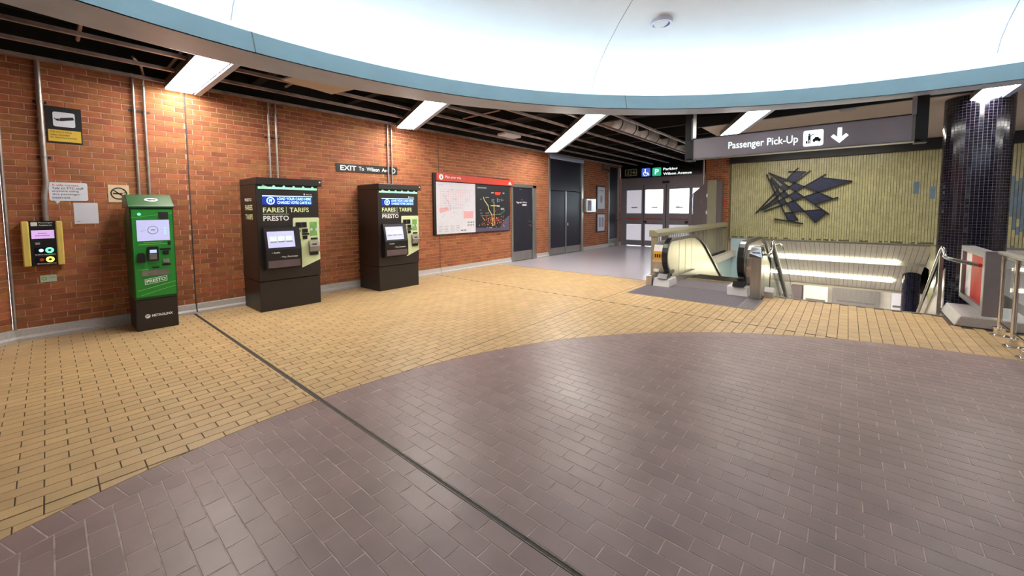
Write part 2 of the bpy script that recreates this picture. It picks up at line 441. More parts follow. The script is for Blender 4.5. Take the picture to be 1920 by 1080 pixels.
for k in range(nb):
    t0 = 2 * math.pi * k / nb; t1 = 2 * math.pi * (k + 1) / nb - G_ / RC
    l = [(CEN[0] + r * math.cos(t), CEN[1] + r * math.sin(t)) for r, t in ((RB + .004, t0), (RC, t0), (RC, t1), (RB + .004, t1))]
    if not inview((l[0][0], l[0][1], 0)): continue
    for half in (clip(l, lambda p: 1.322 - p[0]), clip(l, lambda p: p[0] - 1.358)):
        if len(half) > 2 and area2(half) > .0006: items.append(half)
pieces(items, floor, 'border_tile', BTILE, 0.0, flat, 'border_tiles_further')
MB().box(1.324, 1.356, -4, 7.29, -.01, -.001).build('movement_joint', JOINTM, floor)
MB().box(1.3265, 1.331, -4, 7.29, -.01, .001).box(1.349, 1.3535, -4, 7.29, -.01, .001).build('movement_joint_edge', JOINTL, floor)
MB().box(5.838, 5.852, -1.0, 7.29, -.01, -.0015).build('movement_joint', JOINTM, floor)
MB().box(1.4, 6.7, 3.094, 3.106, -.01, -.0015).build('movement_joint', JOINTM, floor)
MB().box(8.12, 8.135, 3.02, 7.29, -.01, .001).build('threshold_strip', STEELD, floor)

# ---- back wall of brick
wall_back = sthing('wall_back', (0, WALL, 0))
OPEN = [(8.60, 9.78, 2.26), (10.45, 12.62, 3.26), (14.60, 15.56, 3.22)]
wb = MB(); x = -.32
for a, b, z in OPEN + [(15.85, 15.85, 9)]:
    wb.box(x, a, WALL + .006, WALL + .25, 0, 4.76)
    if b > a: wb.box(a, b, WALL + .006, WALL + .25, z, 4.76)
    x = b
wb.build('mortar_bed', MORTAR, wall_back)
MB().box(8.4, 15.8, WALL + .25, WALL + .32, -.3, 4.76).build('daylight_blocker', VOID, wall_back)  # unseen backing added to keep daylight out of the door gaps
MB().box(8.4, 15.8, WALL, WALL + .25, -.3, 0).build('threshold_slab', STONE, wall_back)
yax = lambda a, b, h: (a, WALL + .005 - h, b)
items = []; LB, HB, MJ = .2075, .0733, .0095
segs = [(-.315, 1.362), (1.378, 5.995), (6.01, 15.85)]
for r in range(47):
    z0 = .143 + r * HB; z1 = z0 + HB - MJ
    off = (.5 if r % 2 else 0) * LB + (.012 * math.sin(r * 2.7))
    for s0, s1 in segs:
        cuts = [(s0, s1)]
        for a, b, z in OPEN:
            if z0 < z - .01:
                cuts = [c for q in cuts for c in ([(q[0], min(q[1], a)), (max(q[0], b), q[1])] if q[0] < b and q[1] > a else [q]) if c[1] - c[0] > .02]
        for c0, c1 in cuts:
            k = math.floor((c0 - off) / LB)
            while off + k * LB < c1:
                a0 = max(off + k * LB, c0); a1 = min(off + (k + 1) * LB - MJ, c1); k += 1
                if a1 - a0 > .02: items.append(rect(a0, a1, z0, z1))
hid = lambda l: any(a < l[0][0] and l[1][0] < b and l[2][1] < z for a, b, z in ((2.0, 2.95, 1.9), (3.97, 4.9, 1.9), (.66, 1.1, 1.55), (5.9, 8.5, -1)))
vis = [l for l in items if not hid(l)]
pieces(vis, wall_back, 'brick', BRICK, .005, yax, 'bricks_further', chamfer=.002)
hb = MB()
for l in items:
    if hid(l): hb.box(l[0][0], l[1][0], WALL, WALL + .01, l[0][1], l[2][1], random.random())
o = hb.build('bricks_behind_machines', BRICK, wall_back); o['kind'] = 'stuff'
for xj in (1.37, 6.0025): MB().box(xj - .008, xj + .008, WALL - .001, WALL + .01, .0, 3.6).build('expansion_joint', JOINTM, wall_back)
# wall turning towards the camera at the left end
wl = sthing('wall_left', (-.32, WALL, 0))
fl_ = Fr((-.32, WALL, 0), (.8, .6, 0))
fl_.plate(-3.5, 0, 0, 4.76, -.25, -.006).build('mortar_bed', MORTAR, wl)
lax = lambda a, b, h: tuple(fl_.p(a, b, -.005 + h))
items = []
for r in range(47):
    z0 = .143 + r * HB
    for k in range(-18, 0):
        a0 = max(k * LB + (LB / 2 if r % 2 else 0), -3.4); a1 = min(a0 + LB - MJ, -.005)
        if a1 - a0 > .02: items.append(rect(a0, a1, z0, z0 + HB - MJ))
pieces(items, wl, 'brick', BRICK, .005, lax, 'bricks_further', chamfer=.002, limit=60)
b = MB(); b.tube([(-.305, WALL - .012, .12), (-.305, WALL - .012, 3.3)], .016)
tag(b.build('corner_pipe', PIPE), 'thin grey steel pipe running up the corner of the brick wall', 'pipe')
# baseboards of terrazzo
def curb(name, x0, x1):
    m = MB(); m.prism([(x0, 7.29, 0), (x0, 7.29, .035), (x0, 7.315, .06), (x0, 7.32, .135), (x0, 7.36, .142), (x0, 7.36, 0)], (x1 - x0, 0, 0))
    return struct(m.build(name, CURB))
bs = struct(curb('baseboard_back', -.33, 1.362))
for a, b in ((1.378, 5.995), (6.01, 8.58), (9.8, 10.43), (12.64, 14.58), (15.58, 15.8)):
    q = curb('baseboard_back', a, b)
m = MB(); pr = [(.06, 0), (.06, .035), (.035, .06), (.03, .135), (-.01, .142), (-.01, 0)]
m.prism([fl_.p(-3.4, z, n) for n, z in pr], fl_.r * 3.42); struct(m.build('baseboard_left', CURB))
# rooms's other walls, out of view
struct(MB().box(-7.2, -7, -10, 4.9, 0, 4.76).build('wall_rear', PLASTER))
struct(MB().box(-7, 16, -10.2, -10, 0, 4.76).build('wall_right', PLASTER))
struct(MB().box(-7.2, -3.1, 4.9, 5.1, 0, 4.76).build('wall_rear', PLASTER))
# ---- open black ceiling, dome, ring
ceil = sthing('ceiling', (0, 0, 4.2))
cm = MB(); cm.box(-7.2, 16.2, -10.2, WALL + .3, 4.75, 4.95)
cm.build('slab', VOID, ceil)
MB().box(-7.2, 16.2, 5.15, WALL + .3, 3.82, 4.7).box(8.1, 16.2, 2.6, 5.15, 3.82, 4.7).build('low_slab', VOID, ceil)
MB().box(-.3, 15.8, WALL - .004, WALL + .02, 3.34, 3.82).build('black_wall_band', VOID, ceil)
for k in range(9):
    xb = 2.2 + k * 1.55
    for (Y0, Y1) in ((4.9, WALL),) if xb < 6 else ((2.6, WALL),) if xb < 8 else ((-2, WALL),):
        bx('joist', VOID, ceil, xb, xb + .12, Y0, Y1, 3.52, 3.82)
dome = sthing('ceiling_dome', (CEN[0], CEN[1], 3))
prof = [(6.42, 3.02)] + [(6.42 * math.cos(t) if t else 6.42, 3.34 + 1.05 * math.sin(t)) for t in [math.radians(a) for a in (0, 5, 10, 16, 24, 34, 46, 58, 70, 80, 89.5)]]
def dome_z(r): return 3.34 + 1.05 * math.sqrt(max(0, 1 - (r / 6.42) ** 2))
MB().lathe(CEN, prof, 128).build('dome_shell', WHITE, dome, smooth=True)
MB().lathe(CEN, [(5.68, 2.9), (5.76, 3.10), (5.80, 3.10), (5.82, 2.96), (6.40, 3.01)], 160).build('fascia', BLUE, dome, label='pale blue inner face of the ring')
MB().lathe(CEN, [(6.46, 3.4), (6.46, 2.995), (6.42, 2.985), (5.69, 2.895)], 160).build('ring_soffit', GREYP, dome, label='grey underside of the ring')
def ang(px, py, z): p = onZ(px, py, z); return math.atan2(p.y - CEN[1], p.x - CEN[0])
for a in (ang(1145, 174, 3.1), ang(474, 64, 3.1), ang(1145, 174, 3.1) - math.radians(45)):
    m = MB(); pts = [(CEN[0] + r * math.cos(a), CEN[1] + r * math.sin(a), dome_z(r) - .004) for r in (6.41, 6.3, 6.1, 5.8, 5.4, 4.8, 4, 3, 2)]
    m.tube(pts, .004, 4); m.build('seam', GREYI, dome)
for a in (ang(474, 80, 3.0), ang(474, 80, 3.0) - math.radians(45)):
    MB().tube([(CEN[0] + r * math.cos(a), CEN[1] + r * math.sin(a), z) for r, z in ((5.675, 2.9), (5.755, 3.1))], .004, 4).build('fascia_joint', GREYI, dome)
nt_ = 40
for k in range(nt_):                                         # fluorescent tubes lying in the cove behind the blue ring
    a0 = 2 * math.pi * (k + .08) / nt_; a1 = 2 * math.pi * (k + .92) / nt_
    m = MB(); m.tube([(CEN[0] + 6.05 * math.cos(a), CEN[1] + 6.05 * math.sin(a), 3.035) for a in (a0, a1)], .02, 6)
    tag(m.build('fluorescent_tube', TUBE), 'fluorescent tube lying in the cove behind the pale blue dome ring', 'light', 'cove lights round the dome')
# recessed downlight in the dome
p = onZ(1240, 41, 3.9)
for _ in range(12):
    p = onZ(1240, 41, dome_z(math.hypot(p.x - CEN[0], p.y - CEN[1])))
dl = thing('downlight', 'round recessed downlight in the white dome', 'light', p)
MB().lathe((p.x, p.y), [(.105, p.z - .03), (.135, p.z - .03), (.14, p.z + .03)], 28).build('rim', PAPER, dl, smooth=True)
MB().lathe((p.x, p.y), [(.106, p.z - .032), (.08, p.z + .03), (.0001, p.z + .05)], 28).build('reflector', mat('blue_grey_reflector', (96, 104, 160), .3, metal=.6, var=.1), dl, smooth=True)
# plaster ceiling over the stairs
pl = sthing('ceiling_plaster', (12, 0, 3.3))
MB().box(9.45, 15.1, -10, 2.55, 3.31, 3.45).build('panel', PLASTER, pl)
bx('edge', BLACK, pl, 9.38, 9.45, -10, 2.6, 3.29, 3.5)
bx('bulkhead', BLACK, pl, 14.95, 15.1, -6, 3.1, 3.02, 3.31)
q = onZ(1590, 205, 3.3)  # recessed downlight, modelled unlit as a grey disc
o = MB().lathe((q.x, q.y), [(.12, 3.31), (.12, 3.285), (.08, 3.27), (.0001, 3.27)], 24).build('plaster_downlighter', GREYI, smooth=True)
tag(o, 'round grey detector on the plaster ceiling over the stairs', 'downlighter')

# ---- tiled end wall over the stairs (mural wall) and brick pier
XM = 15.1
wall_end = sthing('wall_end', (XM, 0, 0))
MB().box(XM + .006, XM + .3, -10, 3.1, .5, 4.76).build('grout_bed', MGROUT, wall_end)
MB().box(XM, XM + .3, -10, -1.78, -.3, .5).build('stone_base', STONE, wall_end)
rows = MB(); rowsb = MB()
TW, TH = .0585, .195
acc = {(round(-onX(1718, 352, XM).y / TW), 3), (round(-onX(1747, 360, XM).y / TW), 3)}
fx = FX(XM)
for i in range(-53, 110):
    a0 = i * TW; a1 = a0 + TW - .011
    if a0 < -3.09: continue
    so = (i * .37 % 1) * TH
    for j in range(-1, 15):
        z0 = max(.52 + j * TH + so, .52); z1 = min(.52 + (j + 1) * TH + so - .003, 3.03)
        if z1 - z0 < .005: continue
        blue = a0 > 1.85 and (math.sin(a0 * 2.1 + z0 * 1.5) + math.sin(z0 * 3.3 - a0 * 1.3) + random.uniform(-.5, .5)) > .35
        mb = rowsb if blue else rows
        n0 = len(mb.t); fx.plate(a0, a1, z0, z1, -.006, random.uniform(-.0012, .0012), mb); rn = random.random()
        for q in range(n0, len(mb.t)): mb.t[q] = rn
o = rows.build('olive_tiles', MURAL, wall_end); o['kind'] = 'stuff'
o = rowsb.build('blue_tiles', MURALB, wall_end); o['kind'] = 'stuff'
for px, py in ((1718, 352), (1748, 361)):
    a, b = xz(px, py, XM); fx.plate(a - .055, a + .055, b - .16, b + .16, -.004, .004).build('grey_tile', MURALB, wall_end)
fx.plate(-3.1, 6, .47, .52, -.02, .02).build('bottom_trim', STEELD, wall_end)
pier = sthing('wall_pier', (XM, 3.45, 0))
MB().box(XM + .006, 15.8, 3.1, 3.86, 0, 4.76).build('mortar_bed', MORTAR, pier)
pax = lambda a, b, h: (XM + .005 - h, -a, b)
items = []
for r in range(45):
    z0 = .02 + r * HB; k = 0; off = -3.86 + (-.1 if r % 2 else 0)
    while off + k * LB < -3.1:
        a0 = max(off + k * LB, -3.86); a1 = min(off + (k + 1) * LB - MJ, -3.1); k += 1
        if a1 - a0 > .02: items.append(rect(a0, a1, z0, z0 + HB - MJ))
pieces(items, pier, 'brick', BRICK, .005, pax, 'bricks_further')
# ---- exit end wall with glazed doors
XD = 15.8
wall_exit = struct(MB().box(XD, XD + .3, 3.8, WALL, 3.25, 4.76).build('wall_exit', BLACK))
door4 = sthing('door_4', (XD, 5.5, 0))
fd = FX(XD)
def zd(x, y): return xz(1160 + x / 5.143, 270 + y / 5.143, XD)
L_ = zd(45, 360)[0]; R_ = -3.86
fm = MB(); TOPD = zd(45, 330)[1]
panes = [(zd(85, 0)[0], zd(232, 0)[0]), (zd(265, 0)[0], zd(440, 0)[0]), (zd(500, 0)[0], zd(693, 0)[0]), (zd(725, 0)[0], zd(800, 0)[0])]
zt, zu, zl0, zl1 = zd(0, 452)[1], zd(0, 668)[1], zd(0, 918)[1], zd(0, 768)[1]
edges = [-7.33] + [v for p_ in panes for v in p_] + [R_]
for k in range(0, len(edges), 2): fd.plate(edges[k], edges[k + 1], 0, TOPD, -.05, .03, fm)
for a, b in panes:
    fd.plate(a, b, 0.02, zl0, -.05, .02, fm); fd.plate(a, b, zl1, zu, -.05, .02, fm); fd.plate(a, b, zt, TOPD, -.05, .02, fm)
fm.build('frame', ALU, door4)
for k, (a, b) in enumerate(panes):
    fd.plate(a, b, zu, zt, -.02, -.012).build('pane', FROST if k == 0 else GLASS, door4)
    fd.plate(a, b, zl0, zl1, -.02, -.012).build('pane', FROST, door4)
    if k < 3:
        fd.plate(a + .02, b - .02, zl1 + .2, zl1 + .235, .02, .06).build('push_bar', RED, door4)
        fd.plate((a + b) / 2 - .12, (a + b) / 2 + .14, zu + .22, zu + .26, -.012, -.008).build('glass_marking', GREYI, door4)
    if k in (1, 2): fd.plate(a - .03 if k == 1 else b - .13, a + .07 if k == 1 else b - .03, zl1 + .06, zl1 + .14, .02, .07).build('lock_box', BLACK, door4)
for x_ in (250, 470): fd.plate(zd(x_, 0)[0] - .012, zd(x_, 0)[0] + .012, 0.03, zd(0, 410)[1], .03, .034).build('leaf_gap', BLACK, door4)
fd.plate(zd(435, 0)[0], zd(500, 0)[0], zd(0, 400)[1], zd(0, 380)[1], .03, .09).build('door_sensor', BLACKG, door4)
# outside, seen through the glass
struct(MB().box(16.2, 40, -4, 20, -.2, -.02).build('pavement_outside', PAVE))
col_o = MB().box(23, 23.6, 7.4, 8.0, -.02, 5).build('concrete_pillar', PLASTER); tag(col_o, 'grey concrete pillar outside beyond the glazed exit doors', 'pillar')

# ---- doors in the brick wall
fw = FY(WALL)
d1 = sthing('door_1', (9.2, WALL, 0))
fm = MB()
for a, b, c, d in ((8.60, 8.68, 0, 2.24), (9.60, 9.78, 0, 2.24), (8.60, 9.78, 2.16, 2.26)): fw.plate(a, b, c, d, -.12, .03, fm)
fm.build('frame', STEEL, d1, bevel=.005)
leaf = fw.plate(8.68, 9.60, .01, 2.16, -.05, -.005).build('leaf', DOORK, d1)
fw.plate(8.69, 9.59, .02, .29, -.005, .0).build('kick_plate', STEEL, leaf)
h = MB(); fw.disc(9.50, 1.03, .035, -.005, .02, h); fw.plate(9.42, 9.56, 1.02, 1.045, .03, .05, h); fw.disc(9.5, 1.14, .035, -.005, .03, h)
h.build('handle', CHROME, leaf)
a, b = yz(967, 379, WALL), yz(989, 376, WALL)
fw.text('Signals Office', 8.86, 9.36, 1.69, 1.75, -.003).build('door_lettering', TWHITE, leaf)
fw.plate(9.13, 9.33, 1.63, 1.67, -.005, -.002).build('door_label', PAPER, leaf)
fw.poly([(9.08, 1.79), (9.13, 1.79), (9.105, 1.83)], -.005, -.002).build('door_emblem', RED, leaf)
fw.plate(8.99, 9.1, 2.1, 2.12, -.005, .01).build('closer_plate', STEELD, leaf)
d2 = sthing('door_2', (11.5, WALL, 0))
fm = MB()
for a, b, c, d in ((10.45, 10.55, 0, 3.26), (12.5, 12.62, 0, 3.26)): fw.plate(a, b, c, d, -.1, .03, fm)
fm.build('frame', STEEL, d2, bevel=.005)
fw.plate(10.5, 12.62, 3.16, 3.28, -.1, .06).build('header', GREYP, d2, bevel=.02)
fw.plate(10.55, 12.5, 2.14, 3.16, -.06, -.02).build('upper_panel', DOORK, d2)
for a, b in ((10.55, 11.48), (11.54, 12.5)):
    lf = fw.plate(a, b, .01, 2.12, -.06, -.02).build('leaf', DOORK, d2)
    fw.plate(a + .01, b - .01, .02, .24, -.02, -.015).build('kick_plate', STEEL, lf)
fw.plate(11.48, 11.54, .01, 2.13, -.06, .0).build('meeting_strip', STEEL, d2)
fw.plate(11.50, 11.60, .96, 1.06, -.02, .04).build('lock', CHROME, d2)
d3 = sthing('door_3', (15.1, WALL, 0))
fm = MB()
for a, b, c, d in ((14.60, 14.7, 0, 3.22), (15.46, 15.56, 0, 3.22)): fw.plate(a, b, c, d, -.1, .03, fm)
fm.build('frame', STEEL, d3, bevel=.005)
lf = fw.plate(14.7, 15.46, .01, 3.22, -.06, -.02).build('leaf', DOORK, d3)
fw.plate(14.71, 15.45, .02, .3, -.02, -.015).build('kick_plate', STEEL, lf)
fw.disc(15.38, 1.05, .04, -.02, .04).build('handle', CHROME, lf)

# ================================================================== CEILING THINGS
for k, Y in enumerate((7.22, 6.58, 5.95, 5.32, 4.68, 4.05, 3.42)):
    x0 = -3.2
    if Y < 6.0:
        dy = Y - CEN[1]
        x0 = CEN[0] + math.sqrt(max(0, 6.75 ** 2 - dy * dy)) if dy < 6.75 else x0
    if Y < 5.3 and dy < 6.75: pass
    m = MB(); m.box(x0, 15.6, Y - .022, Y + .022, 3.27, 3.31)
    t = ['hard by the brick wall', 'next out from the brick wall', 'third out from the brick wall', 'fourth out from the brick wall', 'fifth out from the brick wall', 'sixth out from the brick wall', 'above the escalator side'][k]
    ch = m.build('ceiling_channel', CHAN)
    tag(ch, 'long galvanised ceiling channel under the black open ceiling, ' + t, 'ceiling channel', 'ceiling channels')
for px, py, wh in ((150, 50, 'above the intercom'), (330, 110, 'beside the first wall light'), (560, 150, 'above the beige ceiling tile'), (900, 215, 'above the map board')):
    q = onZ(px, py, 3.45); m = MB(); m.tube([(q.x, q.y - .55, 3.45), (q.x, q.y + .5, 3.45)], .018, 6)
    tag(m.build('ceiling_pipe', CHAN), 'short cross pipe over the ceiling channels, ' + wh, 'pipe', 'cross pipes above the channels')
dct = thing('duct', 'pale wrapped duct above the open ceiling near the exit doors', 'duct', (11.5, 4.35, 3.4))
mb = MB(); mb.tube([(8.6, 4.35, 3.58), (15.2, 4.35, 3.58)], .18, 14); mb.build('duct_run', mat('duct_wrap', (236, 226, 224), .6, var=.25, scale=3, bump=.4), dct, smooth=True)
for k in range(8):
    MB().tube([(9 + k * .8, 4.35, 3.58), (9.03 + k * .8, 4.35, 3.58)], .19, 14).build('duct_band', VOID, dct)
P4 = [onZ(px, py, 3.24) for px, py in ((527, 150), (560, 143), (664, 168), (622, 177))]
o = MB().prism(P4, (0, 0, .02)).build('ceiling_tile', PLASTER); tag(o, 'single beige ceiling tile left under the open ceiling', 'ceiling tile')
q = onZ(955, 254, 3.24)
o = MB().box(q.x - .3, q.x + .3, q.y - .12, q.y + .12, 3.21, 3.27).build('ceiling_box', PAPER, bevel=.015); tag(o, 'small pale flat box hung under the open ceiling above the map board', 'ceiling box')
# radial fluorescent fixtures
def fixture(deg, r0, r1, where, side=-1):
    a = math.radians(deg); u = Vector((math.cos(a), math.sin(a), 0)); v = Vector((-u.y, u.x, 0)); c = Vector((CEN[0], CEN[1], 0))
    base = c + u * ((r0 + r1) / 2) + Vector((0, 0, 3.2))
    t = thing('ceiling_light', 'long fluorescent ceiling light ' + where, 'ceiling light', base, 'radial ceiling lights round the dome')
    f = Fr(c, u, v)          # normal up
    z = 3.2
    m = MB()
    def slab(r_0, r_1, s0, s1, z0, z1, mb): mb.prism([c + u * r_ + v * s_ + Vector((0, 0, z0)) for r_, s_ in ((r_0, s0), (r_1, s0), (r_1, s1), (r_0, s1))], (0, 0, z1 - z0))
    slab(r0, r1, -.16, .16, z + .012, z + .11, m); m.build('housing', STEELD, t)
    n = max(1, round((r1 - r0) / 1.22)); d = (r1 - r0) / n
    for k in range(n):
        m = MB(); slab(r0 + k * d + .012, r0 + (k + 1) * d - .012, -.145, .145, z, z + .011, m); m.build('lens', LENS, t)
    m = MB(); slab(r0, r1, -.245, -.175, z - .01, z + .05, m); m.build('side_rail', GREYP, t)
    return t
fixture(90, 6.6, 8.93, 'between the intercom wall and the first fare machine')
fixture(67.6, 6.6, 9.45, 'meeting the wall above the second fare machine')
fixture(45, 6.6, 11.9, 'meeting the wall above the tall double doors')
fixture(23, 6.6, 9.9, 'behind the hanging sign over the escalator')
fixture(0.5, 6.7, 8.35, 'in front of the black mosaic column')
fixture(-22.5, 6.7, 9.9, 'added unseen past the black mosaic column, beyond the poster case')  # unseen fixture continuing the radial pattern, added to light the stairs
fixture(-45, 6.7, 9.9, 'added unseen past the railing beyond the poster case')  # also out of view, added to lift the right side

sl = thing('added_strip_light', 'added unseen fluorescent strip on the plaster ceiling washing the olive tiled wall', 'ceiling light', (13.3, .65, 3.24))  # unseen lamp added to brighten the tiled wall, placed from its glints
bx('housing', STEELD, sl, 13.2, 13.4, -.9, 2.2, 3.26, 3.308)
for k in range(2): bx('lens', LENS, sl, 13.21, 13.39, -.88 + k * 1.54, .64 + k * 1.54, 3.245, 3.26)
# ================================================================== FARE MACHINES
def z6(x, y): return yz(455 + x / 4.0774, 325 + y / 4.0774, 6.57)
MX, MY = 1.98, 6.57
mc = thing('fare_machine', 'black fare vending machine with lettering on its side panel too, nearer the green machine', 'fare machine', (MX, MY, 0), 'black fare machines')
f = FY(MY); W = .89
bx('base_cabinet', MACH, mc, MX + .005, MX + W - .005, MY + .015, 7.285, 0, .455, .006)
body = bx('body', MACH, mc, MX, MX + W, MY, 7.285, .462, 1.90, .006)
bx('hood', MACH, mc, MX, MX + W + .045, MY - .045, 7.285, 1.90, 2.0, .006)
f.disc(MX + W + .01, 1.965, .014, .045, .048).build('hood_badge', TWHITE, mc)
f.plate(MX + .03, MX + W - .02, 1.835, 1.868, .0, .008).build('light_strip', STRIP, mc)
for k in range(6):
    m = MB(); a = MX + .1 + k * .14; f.poly([(a - .022, 1.868), (a + .022, 1.868), (a + .007, 1.892), (a - .007, 1.892)], .0, .01, m); m.build('strip_lamp', STRIP, mc)
m = MB(); f.poly([(MX + .04, 1.85), (MX + .1, 1.89), (MX + .2, 1.85), (MX + .18, 1.84), (MX + .1, 1.872), (MX + .06, 1.84)], .008, .011, m); m.build('strip_emblem', TWHITE, mc)
ban = f.plate(MX + .08, MX + .79, 1.60, 1.735, .0, .006).build('banner_display', SCREENB, mc)
f.plate(MX + .08, MX + .79, 1.725, 1.737, .006, .008).build('banner_line', LEDBLUE, ban)
m = MB(); f.ring(MX + .19, 1.66, .042, .056, .006, .008, m); f.text('ff', MX + .165, MX + .215, 1.635, 1.685, .008, .01, m); m.build('banner_logo', LEDBLUE, ban)
m = MB(); f.text('LOAD YOUR CARD HERE', MX + .28, MX + .77, 1.672, 1.712, .0075, .012, m); f.text('CHARGEZ VOTRE CARTE ICI', MX + .28, MX + .77, 1.615, 1.655, .0075, .012, m); m.build('banner_text', LEDBLUE, ban)
m = MB(); f.text('ttc.ca', MX + .70, MX + .79, 1.755, 1.775, .0015, .01, m); f.plate(MX + .665, MX + .685, 1.752, 1.78, 0, .0015, m); m.build('small_lettering', TWHITE, mc)
m = MB(); f.text('FARES', MX + .085, MX + .37, 1.485, 1.56, .0015, .02, m); f.text('TARIFS', MX + .45, MX + .735, 1.485, 1.56, .0015, .02, m); f.plate(MX + .40, MX + .406, 1.475, 1.57, 0, .0015, m)
m.build('fares_lettering', TGREEN, mc)
m = MB(); f.text('PRESTO', MX + .085, MX + .435, 1.36, 1.435, .0015, .02, m); f.plate(MX + .08, MX + .44, 1.456, 1.461, 0, .0015, m); m.build('presto_lettering', TWHITE, mc)
# console with sloping screen
con = MB().prism([(MX + .06, MY, 1.27), (MX + .06, MY - .05, 1.255), (MX + .06, MY - .12, .93), (MX + .06, MY - .12, .655), (MX + .06, MY, .625)], (.5, 0, 0)).build('console', MACH2, mc, bevel=.006)
th = math.atan2(.07, .325)
fs = Fr((MX, MY - .05, 1.255), (1, 0, 0), (0, math.sin(th), math.cos(th)))
fs.plate(.10, .47, -.30, -.055, 0, .003).build('screen', SCREEN, con)
m = MB()
for k in range(3): fs.plate(.13 + k * .11, .22 + k * .11, -.20, -.13, .003, .004, m)
m.build('screen_buttons', mat('screen_pale', (186, 206, 190), .4, var=.2, scale=30, emit=.5), con)
m = MB()
for k in range(3): fs.plate(.13 + k * .11, .22 + k * .11, -.225, -.205, .003, .004, m)
m.build('screen_captions', GREYI, con)
fc = FY(MY - .12)
fc.plate(MX + .09, MX + .53, .665, .77, 0, .004).build('ticket_tray', mat('tray_mauve', (104, 88, 92), .35, var=.15, scale=6), con)
m = MB(); fc.text('• Audio', MX + .14, MX + .25, .875, .9, .0015, .01, m); fc.text('• Tray | Distributeur', MX + .26, MX + .5, .80, .83, .0015, .01, m); m.build('console_lettering', TWHITE, con)
pan = f.poly([(MX + .505, 1.40), (MX + .49, 1.385), (MX + .485, 1.13), (MX + .47, 1.12), (MX + .47, .935), (MX + .585, .93), (MX + .60, .61), (MX + .885, .72), (MX + .885, 1.385), (MX + .87, 1.40)], 0, .012).build('payment_panel', LGREEN, mc)
fp = FY(MY - .012)
m = MB(); fp.rrect(MX + .476, MX + .58, .945, 1.105, .015, 0, .02, m); m.build('card_reader_frame', mat('pale_mint', (206, 226, 186), .4, var=.02), pan)
m = MB(); fp.rrect(MX + .51, MX + .57, .965, 1.075, .012, .02, .06, m); fp.plate(MX + .495, MX + .53, 1.0, 1.04, .02, .05, m); m.build('card_reader', MACH2, pan)
for a, b, c, d in ((.525, .60, 1.245, 1.33), (.61, .685, 1.245, 1.33), (.62, .70, 1.165, 1.225), (.615, .72, 1.128, 1.155), (.625, .69, 1.06, 1.115)):
    fp.plate(MX + a, MX + b, c, d, 0, .012).build('coin_module', MACH2, pan)
fp.disc(MX + .57, 1.195, .027, 0, .012).build('coin_button', STEELD, pan)
fp.plate(MX + .735, MX + .845, 1.11, 1.33, 0, .003).build('instruction_label', mat('mint_green_print', (132, 190, 104), .3, var=.15, scale=12), pan)
m = MB(); fp.plate(MX + .74, MX + .775, 1.19, 1.23, .003, .005, m); fp.plate(MX + .82, MX + .84, 1.18, 1.23, .003, .005, m); m.build('label_icons', PAPER, pan)
fp.plate(MX + .745, MX + .85, 1.045, 1.075, 0, .008).build('slot_label', MACH2, pan)
bb = MB().prism([(MX + .705, MY - .012, 1.03), (MX + .705, MY - .04, 1.02), (MX + .705, MY - .075, .94), (MX + .705, MY - .075, .86), (MX + .705, MY - .012, .84)], (.155, 0, 0)).build('bill_acceptor', mat('warm_grey_plastic', (136, 126, 116), .4, var=.08), pan, bevel=.004)
FY(MY - .055).plate(MX + .745, MX + .815, .965, .985, 0, .012).build('bill_slot', MACH2, bb)
FY(MY - .02).plate(MX + .715, MX + .845, .80, .845, -.005, .02).build('lower_grip', MACH2, bb)
mc2 = copy_tree(mc); mc2.location.x = 3.935
mc2['label'] = 'black fare vending machine with bare sides standing under the EXIT sign'
fsd = FX(MX)
for t_, b_ in (('FARES', 1.52), ('TARIFS', 1.38)): fsd.text(t_, -7.06, -6.73, b_, b_ + .08, .0015, .02).build('side_lettering', TGREEN, mc)
m = MB(); fsd.text('PRESTO', -7.06, -6.76, 1.655, 1.70, .0015, .02, m); m.build('side_brand', TWHITE, mc)

# ---- green card machine
GX, GY, GW = .655, 6.72, .415
gm = thing('card_machine', 'slim bright green fare card machine with black plinth by the no-smoking plate', 'card machine', (GX, GY, 0))
f = FY(GY)
bx('plinth', MACH, gm, GX + .005, GX + GW - .005, GY + .01, 7.285, 0, .40, .006)
MB().prism([(GX, GY, .40), (GX, GY, 1.555), (GX, 7.1, 1.555), (GX, 7.285, 1.4), (GX, 7.285, .40)], (GW, 0, 0)).build('body', GREEND, gm, bevel=.008)
f.poly([(GX + .012, .43), (GX + GW - .012, .43), (GX + GW - .012, 1.53), (GX + .012, 1.53)], 0, .012).build('front_panel', GREEN, gm, bevel=.004)
MB().prism([(GX - .012, GY - .02, 1.555), (GX - .012, GY - .02, 1.58), (GX - .012, GY + .2, 1.725), (GX - .012, 7.2, 1.725), (GX - .012, 7.285, 1.555)], (GW + .024, 0, 0)).build('cap', GREEND, gm, bevel=.006)
tc = math.atan2(.22, .145); fcap = Fr((GX, GY - .02, 1.58), (1, 0, 0), (0, math.sin(tc), math.cos(tc)))
m = MB(); fcap.disc(.22, .14, .065, 0, .003, m, 20, .04); m.build('cap_logo', TWHITE, gm)
m = MB(); fcap.disc(.205, .14, .028, .003, .005, m, 16, .02); fcap.disc(.245, .14, .02, .003, .005, m, 16, .016); m.build('cap_logo_mark', GREEND, gm)
f = FY(GY - .012); A = lambda q: GX + q
sc = f.plate(A(.055), A(.365), 1.14, 1.40, 0, .006).build('screen', SCREEN, gm)
m = MB(); f.ring(A(.205), 1.275, .045, .052, .006, .008, m); f.poly([(A(.09), 1.262), (A(.15), 1.275), (A(.09), 1.268)], .006, .007, m); f.plate(A(.185), A(.225), 1.27, 1.282, .006, .008, m); m.build('screen_graphic', GREYI, sc)
m = MB()
